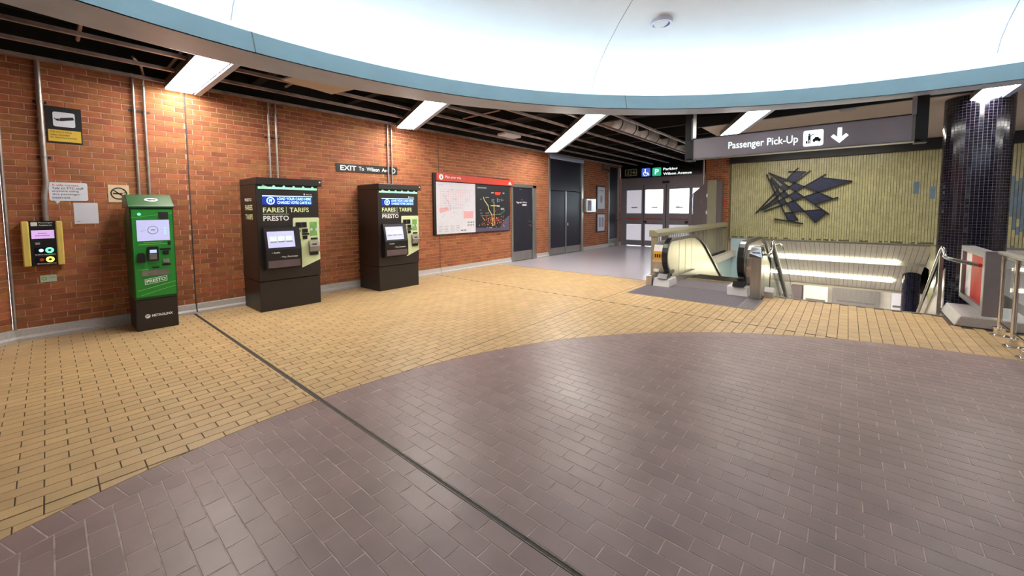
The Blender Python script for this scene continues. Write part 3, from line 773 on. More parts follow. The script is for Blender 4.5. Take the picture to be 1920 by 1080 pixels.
for k in range(3): f.disc(A(.32), 1.225 + k * .035, .008, .006, .008, m, 8)
m.build('screen_dots', LEDGREEN, sc)
m = MB(); f.disc(A(.085), 1.475, .016, 0, .01, m); m.build('status_light', LEDGREEN, gm)
f.plate(A(.265), A(.36), 1.415, 1.50, 0, .006).build('top_label', INK, gm)
m = MB(); f.line((A(.01), 1.43), (A(.4), 1.49), .005, 0, .002, m); f.line((A(.03), .515), (A(.4), .60), .008, 0, .002, m); f.line((A(.06), .455), (A(.4), .545), .005, 0, .002, m)
f.plate(A(.11), A(.29), 1.113, 1.121, 0, .002, m); f.plate(A(.065), A(.35), 1.09, 1.098, 0, .002, m); f.plate(A(.05), A(.14), .775, .783, 0, .002, m); m.build('stripes', GREENL, gm)
pd = MB(); f.rrect(A(.14), A(.245), .885, 1.065, .01, 0, .03, pd); pd = pd.build('card_terminal', MACH2, gm)
FY(GY - .042).plate(A(.16), A(.225), .985, 1.025, 0, .003).build('terminal_screen', mat('pale_lcd', (170, 190, 226), .3, var=.05, emit=.4), pd)
FY(GY - .042).plate(A(.155), A(.225), .905, .975, 0, .003).build('terminal_plate', STEELD, pd)
m = MB(); f.poly([(A(.045), .875), (A(.115), .875), (A(.115), .965), (A(.1), .99), (A(.06), .99), (A(.045), .965)], 0, .035, m); m.build('reader_hood', MACH2, gm)
for a, b, c, d in ((.26, .37, 1.015, 1.035), (.285, .345, .955, 1.005), (.275, .36, .815, .835), (.18, .245, .79, .81), (.34, .37, 1.075, 1.125)):
    f.plate(A(a), A(b), c, d, 0, .008).build('slot_module', MACH2, gm)
f.plate(A(.285), A(.345), .85, .90, 0, .02).build('coin_entry', STEEL, gm)
f.poly([(A(.075), .695), (A(.345), .695), (A(.345), .765), (A(.075), .765)], 0, .006).build('dispense_slot', STEELD, gm)
m = MB(); f.poly([(A(.10), .585), (A(.315), .615), (A(.315), .685), (A(.10), .655)], 0, .002, m); m.build('brand_frame', TWHITE, gm)
m = MB(); f.poly([(A(.106), .592), (A(.309), .62), (A(.309), .679), (A(.106), .651)], 0, .003, m); m.build('brand_field', GREEN, gm)
fr_ = Fr((A(.115), GY - .012, .603), (1, 0, .138)); m = MB(); fr_.text('PRESTO', 0, .187, 0.0, .04, .004, .03, m); m.build('brand_lettering', TWHITE, gm)
f = FY(GY + .01)
m = MB(); f.text('METROLINX', A(.15), A(.355), .165, .197, .0015, .03, m); f.disc(A(.11), .18, .026, 0, .0015, m); m.build('maker_lettering', TWHITE, gm)
m = MB(); f.line((A(.09), .174), (A(.13), .19), .005, .0015, .003, m); f.line((A(.092), .186), (A(.12), .195), .004, .0015, .003, m); m.build('maker_mark', MACH, gm)

# ================================================================== THINGS ON THE BRICK WALL
fw = FY(WALL)
def conduit(pts, r, label, clamps=(), group='conduits on the brick wall'):
    c = pts[len(pts) - 1]; t = thing('conduit', label, 'conduit', c, group)
    MB().tube(pts, r, 10).build('tube', PIPE, t, smooth=True)
    for z in clamps:
        xx = min(pts, key=lambda p_: abs(p_[2] - z))[0]
        fw.plate(xx - .055, xx + .055, z - .014, z + .014, 0, .006).build('clamp_bar', BLACK, t)
        MB().tube([(xx, WALL - .03, z - .012), (xx, WALL - .03, z + .012)], r + .006, 10).build('clamp_ring', STEELD, t)
    return t
yc = WALL - .032
conduit([(.012, yc, 3.3), (.012, yc, 2.0), (.014, yc, 1.85), (-.01, yc, 1.7), (-.01, yc, 1.40)], .026, 'single fat steel conduit dropping to the yellow sided intercom', (2.81, 2.16))
def drop(x, zb, label, clamps, bend=False):
    pts = [(x, yc, 3.34)] if not bend else [(x - .14, yc - .5, 3.42), (x - .04, yc - .25, 3.4), (x, yc - .06, 3.33), (x, yc, 3.2)]
    return conduit(pts + [(x, yc, zb)], .016, label, clamps)
for x, zb, wh, cl, bd in ((.825, 1.70, 'straight thin steel conduit dropping to the green card machine', (2.86,), 0), (.93, 1.70, 'thin steel conduit bent over at its top, dropping to the green card machine', (2.86,), 1),
                          (2.435, 2.0, 'thin conduit of the side-lettered fare machine, the one nearer the green machine', (2.72,), 0), (2.545, 2.0, 'thin conduit of the side-lettered fare machine, the one nearer the EXIT sign', (2.72,), 0),
                          (4.645, 2.0, 'thin conduit crossing the EXIT sign just after the word Ave', (2.86,), 0), (4.735, 2.0, 'thin conduit crossing the ring at the end of the EXIT sign', (2.86,), 0)):
    drop(x, zb, wh, cl, bd)
# camera sign
s = thing('warning_sign', 'black and yellow video surveillance sign with white camera panel on brick', 'sign', (.19, WALL, 2.35))
fw.plate(.045, .34, 2.345, 2.78, 0, .006).build('sign_board', BLACK, s)
m = MB(); fw.rrect(.105, .285, 2.545, 2.72, .02, .006, .009, m); m.build('pictogram_field', PAPER, s)
m = MB(); fw.poly([(.15, 2.618), (.165, 2.65), (.27, 2.672), (.278, 2.64), (.17, 2.612)], .009, .011, m); fw.poly([(.125, 2.635), (.155, 2.642), (.15, 2.612), (.135, 2.615)], .009, .011, m); fw.line((.115, 2.645), (.135, 2.62), .008, .009, .011, m); m.build('camera_pictogram', INK, s)
fw.plate(.06, .328, 2.365, 2.505, .006, .008).build('yellow_field', SIGNY, s)
m = MB(); fw.text('This area is being', .075, .25, 2.468, 2.49, .0085, .01, m); fw.text('video recorded', .075, .23, 2.435, 2.457, .0085, .01, m); fw.text('for security purposes', .075, .29, 2.40, 2.424, .0085, .01, m); m.build('lettering', INK, s)
# speech bubble
s = thing('notice', 'white speech bubble notice above the pinned paper sheet on brick', 'notice', (.19, WALL, 1.6))
m = MB(); fw.rrect(.03, .35, 1.645, 1.87, .02, 0, .005, m); fw.poly([(.07, 1.65), (.12, 1.65), (.09, 1.605)], 0, .005, m); m.build('board', PAPER, s)
m = MB()
for k, (t, wd, mm) in enumerate((('Talk to TTC staff', .26, 0), ('anytime using', .22, 0), ('this passenger', .23, 0), ('intercom.', .15, 0))):
    fw.text(t, .055, .055 + wd, 1.785 - k * .038, 1.812 - k * .038, .0055, .01, m)
m.build('lettering', INK, s)
m = MB(); fw.text('A safe contact.', .055, .28, 1.825, 1.85, .0055, .01, m); m.build('red_lettering', RED, s)
s = thing('paper_notice', 'plain white paper sheet pinned to brick under the speech bubble notice', 'paper', (.325, WALL, 1.36))
fw.plate(.22, .43, 1.36, 1.622, 0, .002).build('sheet', PAPER, s); m = MB(); fw.plate(.24, .27, 1.385, 1.395, .002, .003, m); m.build('sheet_print', GREYI, s)
# no smoking
s = thing('no_smoking_plate', 'cream no-smoking plate on brick beside the green machine', 'sign', (.63, WALL, 1.63))
fw.plate(.53, .73, 1.635, 1.86, 0, .005).build('plate', CREAM, s)
m = MB(); fw.ring(.63, 1.748, .065, .08, .005, .007, m, 28); fw.line((.578, 1.795), (.682, 1.70), .014, .005, .007, m); fw.plate(.575, .665, 1.738, 1.756, .005, .007, m); fw.ring(.672, 1.775, .016, .024, .005, .007, m, 10, -90, 100); m.build('symbol', INK, s)
# intercom
ic = thing('intercom', 'black passenger intercom with yellow side bars and lit screen on brick wall', 'intercom', (-.045, WALL, .87))
bx('housing', MACH2, ic, -.15, .065, WALL - .085, WALL, .875, 1.405, .004)
for a, b in ((-.205, -.145), (.06, .115)): bx('side_bar', YELLOW, ic, a, b, WALL - .1, WALL, .87, 1.40, .01)
f = FY(WALL - .085)
f.plate(-.13, .045, 1.195, 1.295, 0, .004).build('screen', mat('lit_lavender', (196, 160, 214), .3, var=.03, emit=.4), ic)
m = MB(); f.text('Emergency', -.08, -.01, 1.25, 1.265, .005, .01, m); f.text('Information', -.1, .01, 1.225, 1.24, .005, .01, m); m.build('screen_text', INK, ic)
m = MB(); f.rrect(-.13, -.08, 1.345, 1.39, .006, 0, .003, m); f.text('Passenger', -.07, .04, 1.372, 1.39, .002, .01, m); f.text('Assistance', -.07, .03, 1.345, 1.363, .002, .01, m); m.build('heading', TWHITE, ic)
m = MB(); f.rrect(-.105, -.07, 1.125, 1.15, .004, 0, .003, m); m.build('sensor', GREYI, ic)
for zc, col_, mm in ((1.055, LEDBLUE, LEDGREEN), (.945, RED, mat('lit_yellow', (226, 220, 90), .3, var=.05, emit=.9))):
    f.plate(-.115, .045, zc - .035, zc + .035, 0, .004).build('button_field', BLACKG, ic)
    m = MB(); f.disc(-.065, zc, .018, .004, .012, m); m.build('icon', col_, ic)
    m = MB(); f.ring(.0, zc, .014, .034, .004, .012, m, 24); m.build('button_ring', mm, ic)
    m = MB(); f.disc(.0, zc, .013, .004, .018, m); m.build('button', INK, ic)
m = MB(); f.text('Information', -.11, .045, .998, 1.014, .002, .01, m); f.text('Emergency', -.1, .05, .888, .904, .002, .01, m); m.build('button_captions', TWHITE, ic)
s = thing('sticker', 'small pale green sticker on brick beneath the intercom', 'sticker', (-.025, WALL, .67))
fw.plate(-.09, .04, .665, .75, 0, .003).build('sticker_face', mat('pale_mint_print', (206, 220, 200), .5, var=.05), s)
m = MB(); fw.ring(-.06, .708, .012, .022, .003, .004, m, 12); fw.text('clean', -.02, .03, .71, .73, .0035, .01, m); m.build('sticker_print', GREENL, s)
# EXIT sign
s = thing('exit_sign', 'long black EXIT To Wilson Ave sign on brick between the two fare machines', 'sign', (4.2, WALL, 2.22))
fs_ = Fr((3.555, WALL, 2.245), (1, 0, .015)); fs_.plate(0, 1.32, 0, .155, 0.001, .011).build('board', BLACK, s)
m = MB(); fs_.text('EXIT', .08, .40, .03, .125, .012, .02, m); fs_.text('To  Wilson  Ave', .45, 1.11, .04, .115, .012, .012, m); fs_.ring(1.22, .075, .038, .053, .011, .0125, m); m.build('lettering', TWHITE, s)
# map board
mbd = thing('map_board', 'wide transit map board with red header, white city map and black line map', 'map board', (7.15, WALL, .92))
fw.plate(5.80, 8.50, .92, 2.37, .004, .055).build('backing', BLACK, mbd)
FH = FY(WALL - .055)
hd = FH.poly([(5.87, 2.195), (8.62, 2.18), (8.62, 2.33), (5.87, 2.375)], 0, .035).build('header', RED, mbd)
f = FY(WALL - .09); m = MB()
f.disc(6.0, 2.283, .065, 0, .002, m); f.text('Plan your trip', 6.12, 6.62, 2.245, 2.325, .002, .01, m); f.poly([(8.38, 2.215), (8.54, 2.215), (8.5, 2.255), (8.42, 2.255)], 0, .002, m); f.disc(8.46, 2.26, .03, 0, .002, m); m.build('header_lettering', TWHITE, hd)
m = MB(); f.text('i', 5.985, 6.015, 2.25, 2.315, .003, .02, m); m.build('header_mark', INK, hd)
f = FY(WALL - .055)
wm = f.plate(5.87, 7.13, .94, 2.17, 0, .008).build('city_map', PAPER, mbd)
f = FY(WALL - .063); m = MB(); m2 = MB(); m3 = MB()
for k in range(13): 
    xx = 6.0 + k * .078; f.line((xx, 1.52 + max(0, (k - 6)) * .03), (xx, 2.02), .004, 0, .001, m)
for k in range(9): f.line((5.97 + .0 * k, 1.56 + k * .055), (6.96 - max(0, (4 - k)) * .05, 1.56 + k * .055), .004, 0, .001, m)
f.poly([(6.72, 1.3), (7.05, 1.3), (7.05, 1.46), (6.72, 1.46)], 0, .0008, m); f.poly([(5.97, 1.44), (6.25, 1.5), (6.2, 1.58), (5.95, 1.55)], 0, .0008, m)
m.build('map_roads', PINK, wm)
for pts in (((6.08, 1.86), (6.22, 1.72), (6.30, 1.58), (6.30, 1.5)), ((5.98, 1.555), (6.70, 1.56)), ((6.7, 1.47), (7.07, 1.47))):
    for p0, p1 in zip(pts, pts[1:]): f.line(p0, p1, .008, .001, .002, m2)
for k in range(40): 
    a, b = random.uniform(6.0, 6.95), random.uniform(1.35, 2.0); f.plate(a, a + random.uniform(.02, .06), b, b + .006, .001, .002, m2)
for k in range(5):
    for j in range(4):
        if k < 4: f.plate(5.93 + k * .18, 5.93 + k * .18 + random.uniform(.06, .13), 1.0 + j * .04, 1.008 + j * .04, 0, .001, m2)
f.text('City map', 5.92, 6.06, 2.09, 2.12, .001, .01, m2)
m2.build('map_print', GREYI, wm)
for k in range(4):
    for j in range(2): f.disc(6.87 + k * .06, 1.13 + j * .07, .017, 0, .001, m3, 8)
f.plate(6.62, 6.70, 1.0, 1.02, 0, .001, m3); f.plate(6.72, 6.80, 1.0, 1.02, 0, .001, m3); m3.build('map_symbols', INK, wm)['kind'] = 'stuff'
f = FY(WALL - .055)
bmp = f.plate(7.14, 8.46, .94, 2.16, 0, .008).build('line_map', mat('charcoal_print', (34, 36, 42), .45, var=.05), mbd)
f = FY(WALL - .063)
f.poly([(7.14, .94), (8.46, .94), (8.46, 1.36), (8.25, 1.24), (8.05, 1.02), (7.14, 1.05)], 0, .001).build('map_lake', PURPLE, bmp)
m = MB()
for pts in (((7.42, 1.85), (7.46, 1.76), (7.60, 1.62), (7.62, 1.52), (7.74, 1.38), (7.76, 1.1)), ((7.83, 1.72), (7.83, 1.1)), ((7.76, 1.1), (7.83, 1.1)), ((7.7, 1.62), (8.05, 1.62))):
    for p0, p1 in zip(pts, pts[1:]): f.line(p0, p1, .022, .001, .002, m)
m.build('map_lines', YELI, bmp)
m = MB()
for p0, p1 in (((7.3, 1.355), (8.1, 1.39)), ((8.1, 1.39), (8.28, 1.5))): f.line(p0, p1, .014, .0012, .0018, m)
m.build('map_green_line', mat('grey_green_print', (104, 130, 110), .5, var=.02), bmp)
m = MB(); m2 = MB(); m3 = MB()
for k in range(70):
    a = random.gauss(7.8, .2); b = random.gauss(1.2, .08)
    if 7.18 < a < 8.4: f.line((a, b), (a + random.choice((.05, 0, .03)), b + random.choice((0, .05))), .012, .002, .003, m)
for k in range(46):
    a = random.gauss(7.78, .24); b = random.gauss(1.2, .1)
    if 7.18 < a < 8.4: f.disc(a, b, .012, .003, .004, m2, 8)
for k in range(26): f.plate(7.25 + random.random() * 1.1, 0, 0, 0, 0, 0) if False else None
for a, b, w_, h_ in ((7.2, 2.07, .34, .03), (7.72, 1.95, .1, .035), (8.18, 1.95, .07, .035), (7.73, 1.78, .12, .012), (7.73, 1.75, .1, .012), (7.73, 1.72, .11, .012), (7.95, 1.72, .02, .11), (7.99, 1.78, .1, .012), (7.99, 1.74, .08, .012), (8.13, 1.74, .02, .08), (8.16, 1.77, .07, .012), (8.1, 1.51, .14, .05), (7.5, 1.83, .13, .014), (7.3, 1.78, .06, .014), (7.55, 1.62, .07, .014), (7.28, 1.5, .07, .014), (7.3, 1.42, .08, .014), (7.5, 1.42, .08, .014), (7.95, 1.59, .12, .02), (7.62, 1.03, .12, .016)):
    f.plate(a, a + w_, b, b + h_, .001, .002, m3)
m.build('map_streetcar_lines', RED, bmp); m2.build('map_stations', mat('orange_print', (236, 190, 120), .5, var=.02), bmp)['kind'] = 'stuff'; m3.build('map_lettering', GREYI, bmp)
m = MB(); f.poly([(7.85, 1.99), (8.11, 1.99), (8.07, 1.91), (7.89, 1.91)], .001, .002, m); m.build('map_badge', RED, bmp)
# box, frames, camera
s = thing('leaflet_box', 'small silver leaflet box on brick beside the tall double doors', 'box', (13.0, WALL, 1.38))
fw.plate(12.66, 13.36, 1.40, 1.90, 0, .14).build('case', STEEL, s, bevel=.01); FY(WALL - .14).plate(12.72, 13.0, 1.46, 1.84, 0, .004).build('case_window', GREYI, s)
for z0, z1, lb, k in ((1.48, 2.42, 'upper black framed notice on brick near the corner door', 0), (.62, 1.36, 'lower white topped framed notice on brick near the corner door', 1)):
    s = thing('framed_notice', lb, 'framed notice', (13.95, WALL, z0), 'framed notices')
    fw.plate(13.62, 14.30, z0, z1, 0, .03).build('frame', BLACK, s)
    f = FY(WALL - .03); f.plate(13.70, 14.26, z0 + .05, z1 - .05, 0, .003).build('sheet', PAPER, s)
    m = MB()
    if k == 0: f.disc(13.98, 1.9, .1, .003, .004, m, 12, .16); f.plate(13.8, 14.16, 2.22, 2.25, .003, .004, m)
    else:
        f.plate(13.8, 13.95, .82, 1.2, .003, .004, m); f.plate(14.02, 14.18, .82, 1.2, .003, .004, m)
    m.build('print', GREYI, s)
s = thing('security_camera', 'small security camera on a bracket high on the brick near the corner door', 'camera', (14.2, WALL, 3.1))
fw.plate(14.05, 14.2, 2.98, 3.25, 0, .06).build('bracket', CABI, s); MB().tube([(14.12, WALL - .05, 3.05), (14.15, WALL - .22, 2.98)], .05, 10).build('body', STEELD, s); MB().tube([(14.15, WALL - .22, 2.98), (14.16, WALL - .26, 2.965)], .055, 12).build('lens', CHROME, s)
o = MB().box(4.2, 4.3, 6.40, 6.425, 0, .004)
p = onZ(738, 549); o = MB().prism([(p.x - .05, p.y, .002), (p.x + .03, p.y - .03, .002), (p.x + .06, p.y + .015, .002), (p.x, p.y + .03, .002)], (0, 0, .004)).build('paper_scrap', PAPER)
tag(o, 'torn white paper scrap on the buff tiles before a fare machine', 'paper scrap')

# ================================================================== EXIT SIGN BAND AND CABINET
s = thing('overhead_sign', 'black lit overhead sign reading Parking Wilson Avenue over the exit doors', 'sign', (XD, 5.5, 2.7))
b0, b1 = zd(40, 338)[1], zd(40, 190)[1]
fd.plate(-7.3, -3.9, b0, b1, .03, .16).build('sign_box', BLACKG, s)
f = FX(XD - .16)
def ze(x, y): return xz(1160 + x / 5.143, 270 + y / 5.143, XD - .16)
def fitbox(x0, y0, x1, y1): a = ze(x0, y1); b = ze(x1, y0); return a[0], b[0], a[1], b[1]
a0, a1, c0, c1 = fitbox(222, 230, 305, 315); m = MB(); f.rrect(a0, a1, c0, c1, .04, 0, .006, m); wp = m.build('wheelchair_panel', SIGNB, s)
m = MB(); cx_, cz_ = (a0 + a1) / 2, (c0 + c1) / 2
f.disc(cx_ - .03, c1 - .06, .028, .006, .01, m, 12); f.ring(cx_ - .01, cz_ - .055, .075, .098, .006, .01, m, 16, 120, 380); f.line((cx_ - .03, c1 - .09), (cx_ - .02, cz_ - .03), .035, .006, .01, m); f.line((cx_ - .02, cz_ - .03), (cx_ + .08, cz_ - .03), .03, .006, .01, m); f.line((cx_ + .08, cz_ - .03), (cx_ + .12, c0 + .04), .03, .006, .01, m); m.build('wheelchair_symbol', SIGNW, wp)
a0, a1, c0, c1 = fitbox(325, 225, 410, 310); m = MB(); f.rrect(a0, a1, c0, c1, .04, 0, .006, m); wp = m.build('parking_panel', SIGNG, s)
m = MB(); f.text('P', a0 + .1, a1 - .09, c0 + .06, c1 - .06, .008, .02, m); m.build('parking_letter', SIGNW, wp)
m = MB(); a0, a1, c0, c1 = fitbox(430, 220, 568, 262); f.text('Parking', a0, a1, c0, c1, .004, .02, m); a0, a1, c0, c1 = fitbox(430, 258, 705, 300); f.text('Wilson Avenue', a0, a1, c0, c1, .004, .02, m); m.build('lettering', SIGNW, s)
a0, a1, c0, c1 = fitbox(65, 240, 178, 312)
m = MB()
for q in ((a0, a1, c0, c0 + .025), (a0, a1, c1 - .025, c1), (a0, a0 + .025, c0, c1), (a1 - .025, a1, c0, c1), ((a0 + a1) / 2 - .012, (a0 + a1) / 2 + .012, c0, c1)): f.plate(*q, 0, .05, m)
cx_ = a0 + (a1 - a0) * .27; f.disc(cx_ + .01, c1 - .075, .022, 0, .052, m, 10); f.line((cx_, c1 - .1), (cx_ - .01, c0 + .12), .035, .0, .052, m); f.line((cx_ - .01, c0 + .13), (cx_ + .05, c0 + .05), .022, 0, .052, m); f.line((cx_ - .01, c0 + .13), (cx_ - .06, c0 + .05), .022, 0, .052, m)
cx_ = a0 + (a1 - a0) * .75; f.plate(cx_ - .02, cx_ + .02, c0 + .1, c1 - .06, 0, .052, m); f.poly([(cx_ - .09, c0 + .15), (cx_, c0 + .05), (cx_ + .09, c0 + .15), (cx_ + .05, c0 + .15), (cx_, c0 + .1), (cx_ - .05, c0 + .15)], 0, .052, m)
m.build('running_exit_symbol', mat('pale_exit_print', (176, 180, 132), .5, var=.05), s)
# grey electrical cabinet before the pier
cb = thing('electrical_cabinet', 'tall mauve grey electrical cabinet with sloped top before the brick pier', 'cabinet', (14.85, 3.6, 0))
def zc_(x, y): return xz(1160 + x / 5.143, 270 + y / 5.143, 14.72)
f = FX(14.72); pts = [zc_(715, 800), zc_(858, 800), zc_(858, 372), zc_(815, 395), zc_(718, 475)]
pts[0] = (pts[4][0], .02); pts[1] = (pts[2][0], .02)
f.poly(pts, -.3, 0).build('cabinet_body', CABI, cb)
a0 = pts[2][0]; a1 = zc_(955, 0)[0]; a2 = zc_(1003, 0)[0]; zt_ = zc_(860, 352)[1]
f.plate(a0, a1, .02, zt_, -.3, .0).build('side_bay', OLIVE, cb); f.plate(a1, a2, .02, zt_ - .03, -.3, -.02).build('end_panel', CABI, cb)
for x_, y_ in ((718, 500), (712, 662), (852, 497), (847, 660)):
    a, b = zc_(x_, y_); f.plate(a - .02, a + .02, b - .06, b + .06, 0, .02).build('hinge', TWHITE, cb)
a, b = zc_(795, 555); f.plate(a - .008, a + .008, b - .09, b + .09, 0, .02).build('door_latch', STEELD, cb)
p = onX(1319, 345, 14.8)
conduit([(14.8, p.y, 3.3), (14.8, p.y, 2.8), (14.8, p.y, pts[3][1] + .03)], .03, 'steel conduit rising from the mauve grey electrical cabinet', ())
a, b = xz(1355, 380, XM); s = thing('fire_alarm', 'small red fire alarm box on the brick pier', 'alarm', (XM, -a, b - .1))
fx.plate(a - .075, a + .075, b - .1, b + .1, 0, .06).build('case', RED, s, bevel=.01); FX(XM - .06).plate(a - .05, a + .03, b - .03, b + .06, 0, .003).build('label', PAPER, s)

# ================================================================== HANGING SIGN
XS = 7.5
hs_ = thing('hanging_sign', 'grey hanging sign reading Passenger Pick-Up with a down arrow over the escalator', 'sign', (XS, .8, 2.38))
f = FX(XS)
f.plate(-2.24, .68, 2.395, 2.73, -.16, 0).build('sign_box', SIGNGREY, hs_)
f.plate(-2.25, .70, 2.38, 2.396, -.17, .012).build('bottom_trim', STEELD, hs_); f.plate(-2.25, .60, 2.73, 2.745, -.17, .012).build('top_trim', BLACK, hs_)
f.plate(.61, .64, 2.395, 2.73, 0, .006).build('end_strip', STEELD, hs_)
bx('post', BLACK, hs_, XS - .012, XS + .18, 2.14, 2.27, 2.36, 3.35); bx('post', BLACK, hs_, XS - .012, XS + .18, -.76, -.64, 2.36, 2.99)
bx('post_edge', STEELD, hs_, XS - .014, XS - .012, 2.14, 2.165, 2.73, 3.1); bx('post_edge', SIGNGREY, hs_, XS - .014, XS - .012, -.645, -.6, 2.73, 2.97)
def zs(x, y): return xz(1280 + x / 3.84, 180 + y / 3.84, XS)
m = MB(); f.text('Passenger Pick-Up', -1.575, -.62, 2.472, 2.622, .003, .009, m); m.build('lettering', SIGNW, hs_)
m = MB(); f.rrect(-.555, -.315, 2.435, 2.67, .025, 0, .006, m); ip = m.build('pictogram_panel', SIGNW, hs_)
m = MB(); f.disc(-.482, 2.612, .013, .006, .009, m, 10); f.plate(-.497, -.467, 2.53, 2.597, .006, .009, m); f.plate(-.495, -.484, 2.475, 2.53, .006, .009, m); f.plate(-.479, -.468, 2.475, 2.53, .006, .009, m); f.line((-.47, 2.585), (-.425, 2.615), .01, .006, .009, m); f.plate(-.522, -.502, 2.478, 2.515, .006, .009, m)
f.poly([(-.44, 2.505), (-.345, 2.505), (-.345, 2.535), (-.362, 2.54), (-.374, 2.563), (-.412, 2.563), (-.425, 2.54), (-.44, 2.535)], .006, .009, m); f.disc(-.423, 2.503, .012, .006, .01, m, 10); f.disc(-.363, 2.503, .012, .006, .01, m, 10); m.build('pictogram', INK, ip)
m = MB(); f.plate(-.155, -.105, 2.51, 2.665, 0, .006, m); f.poly([(-.23, 2.545), (-.13, 2.445), (-.03, 2.545), (-.06, 2.578), (-.13, 2.51), (-.2, 2.578)], 0, .006, m); m.build('arrow', SIGNW, hs_)

# ================================================================== MURAL SCULPTURE
sc_ = thing('wall_sculpture', 'abstract navy and black metal wall sculpture of crossing bars on olive tiles', 'sculpture', (XM, 1.2, 1.2))
def zq(x, y): return xz(1400 + x / 8.309, 300 + y / 8.308, XM - .06)
f = FX(XM - .06)
for P in ([(740, 190), (920, 185), (735, 345), (625, 300)], [(1170, 280), (1620, 330), (1120, 495), (905, 410)], [(1120, 505), (1335, 600), (1060, 685), (915, 580)], [(745, 365), (875, 410), (765, 490), (665, 425)],
          [(750, 500), (880, 575), (735, 635), (660, 550)], [(740, 650), (870, 790), (720, 810), (640, 685)], [(605, 830), (720, 822), (795, 940), (650, 945)], [(910, 800), (1160, 775), (1235, 825), (1070, 965)],
          [(385, 235), (610, 315), (560, 375)], [(560, 380), (640, 430), (590, 475), (530, 420)], [(385, 280), (510, 430), (480, 470)], [(470, 480), (525, 540), (480, 575), (440, 510)], [(590, 495), (640, 550), (575, 590), (535, 540)],
          [(235, 775), (480, 590), (500, 640)], [(505, 630), (560, 610), (605, 670), (540, 700)]):
    f.poly([zq(*p) for p in P], 0, .012).build('panel', SCULPT, sc_)
for P in ([(345, 200), (760, 360), (1110, 500), (1345, 600)], [(380, 225), (895, 580), (1060, 690), (1285, 845)], [(380, 275), (650, 550), (890, 790), (1070, 970)], [(365, 300), (560, 580), (800, 940)], [(312, 225), (490, 620), (650, 945)],
          [(140, 830), (480, 470)], [(625, 300), (805, 120)], [(230, 770), (650, 430), (995, 165)], [(230, 785), (765, 490), (1235, 220)], [(270, 800), (740, 630), (1110, 500), (1640, 328)], [(600, 825), (890, 795), (1160, 770)],
          [(1060, 690), (1425, 580)], [(430, 915), (880, 990)], [(650, 180), (920, 185)], [(1170, 275), (1640, 330)], [(1240, 820), (1070, 970)]):
    m = MB()
    for p0, p1 in zip(P, P[1:]): f.line(zq(*p0), zq(*p1), .032, -.05, .03, m)
    m.build('bar', BLACK, sc_)

# ================================================================== STAIRWELL
ZL = -4.2
well = sthing('wall_stairwell', (11, 1, ZL))
MB().box(8.0, 15.3, 2.98, 3.0, ZL, -.0).build('side_lining', LBLUE, well)
MB().box(15.02, 15.1, 2.3, 3.0, ZL, .5).build('end_lining', LBLUE, well)
MB().box(7.95, 8.62, -1.09, -1.07, ZL, -.02).build('side_lining', STONE, well)
MB().box(10.5, 15.1, -2.14, -2.1, ZL, -.3).build('side_lining', MURAL, well)
MB().box(7.9, 7.95, -1.1, 3.0, ZL, -.05).build('front_lining', STONE, well)
MB().box(10.6, 15.1, -1.78, -1.70, -2.5, .5).build('return_wall', MURAL, well)
for k in range(2):
    m = MB(); m.prism([(11.6 + .32 * k, 2.975, .86), (11.67 + .32 * k, 2.975, .86), (15.0 + .32 * k, 2.975, -1.1), (14.93 + .32 * k, 2.975, -1.1)], (0, -.02, 0)); 
curb_s = MB().box(8.3, 15.05, 2.84, 2.995, -.08, .1).build('curb', STONE, well)
struct(MB().box(7.9, 26, -4, 3.0, ZL - .2, ZL).build('floor_lower', TERR))
MB().box(15.3, 26, 3.0, 3.1, ZL, .6).box(7.9, 26, -4.1, -4.0, ZL, -.3).box(15.1, 26, -4.0, -1.76, -.3, -.2).box(26, 26.1, -4.1, 3.1, ZL, .6).box(7.85, 7.9, -4.0, -1.1, ZL, -.3).build('lower_lining', STONE, well)
MB().box(15.4, 26, -1.76, 3.1, .6, .7).box(15.1, 26, -1.80, -1.76, -.3, .7).build('soffit_cover', STONE, well)
soff = sthing('ceiling_lower', (15.1, 0, .5))
def sof(px, py): # a point on the sloping soffit: z = .5 - .55 (X - 15.1)
    d = ray(px, py); t = (.5 - EYE + .55 * 15.1) / (d.z + .55 * d.x); return Vector((0, 0, EYE)) + d * t
YS0, YS1 = 3.0, -1.75; npan = 40; dw = (YS0 - YS1) / npan; SE = 3.3
ns = Vector((-.55, 0, -1)).normalized()
pm = None
for k in range(npan):
    y0 = YS1 + k * dw; A0 = Vector((15.08, y0 + .004, .50)); 
    if pm is None:
        m = MB(); m.prism([(15.08, y0 + .004, .5), (15.08, y0 + dw - .004, .5), (15.08 + SE, y0 + dw - .004, .5 - .55 * SE), (15.08 + SE, y0 + .004, .5 - .55 * SE)], -ns * .02)
        pm = m.build('soffit_panel', SOFFIT, soff); 
    else:
        q = pm.copy(); C.objects.link(q); q.location = (0, k * dw, 0)
MB().prism([(15.1, YS1, .53), (15.1, YS0, .53), (15.1 + SE, YS0, .53 - .55 * SE), (15.1 + SE, YS1, .53 - .55 * SE)], (0, 0, .05)).build('soffit_backing', MGROUT, soff)
MB().box(18.3, 26, -4, 3, -1.36, -1.30).build('flat_panel', SOFFIT, soff)
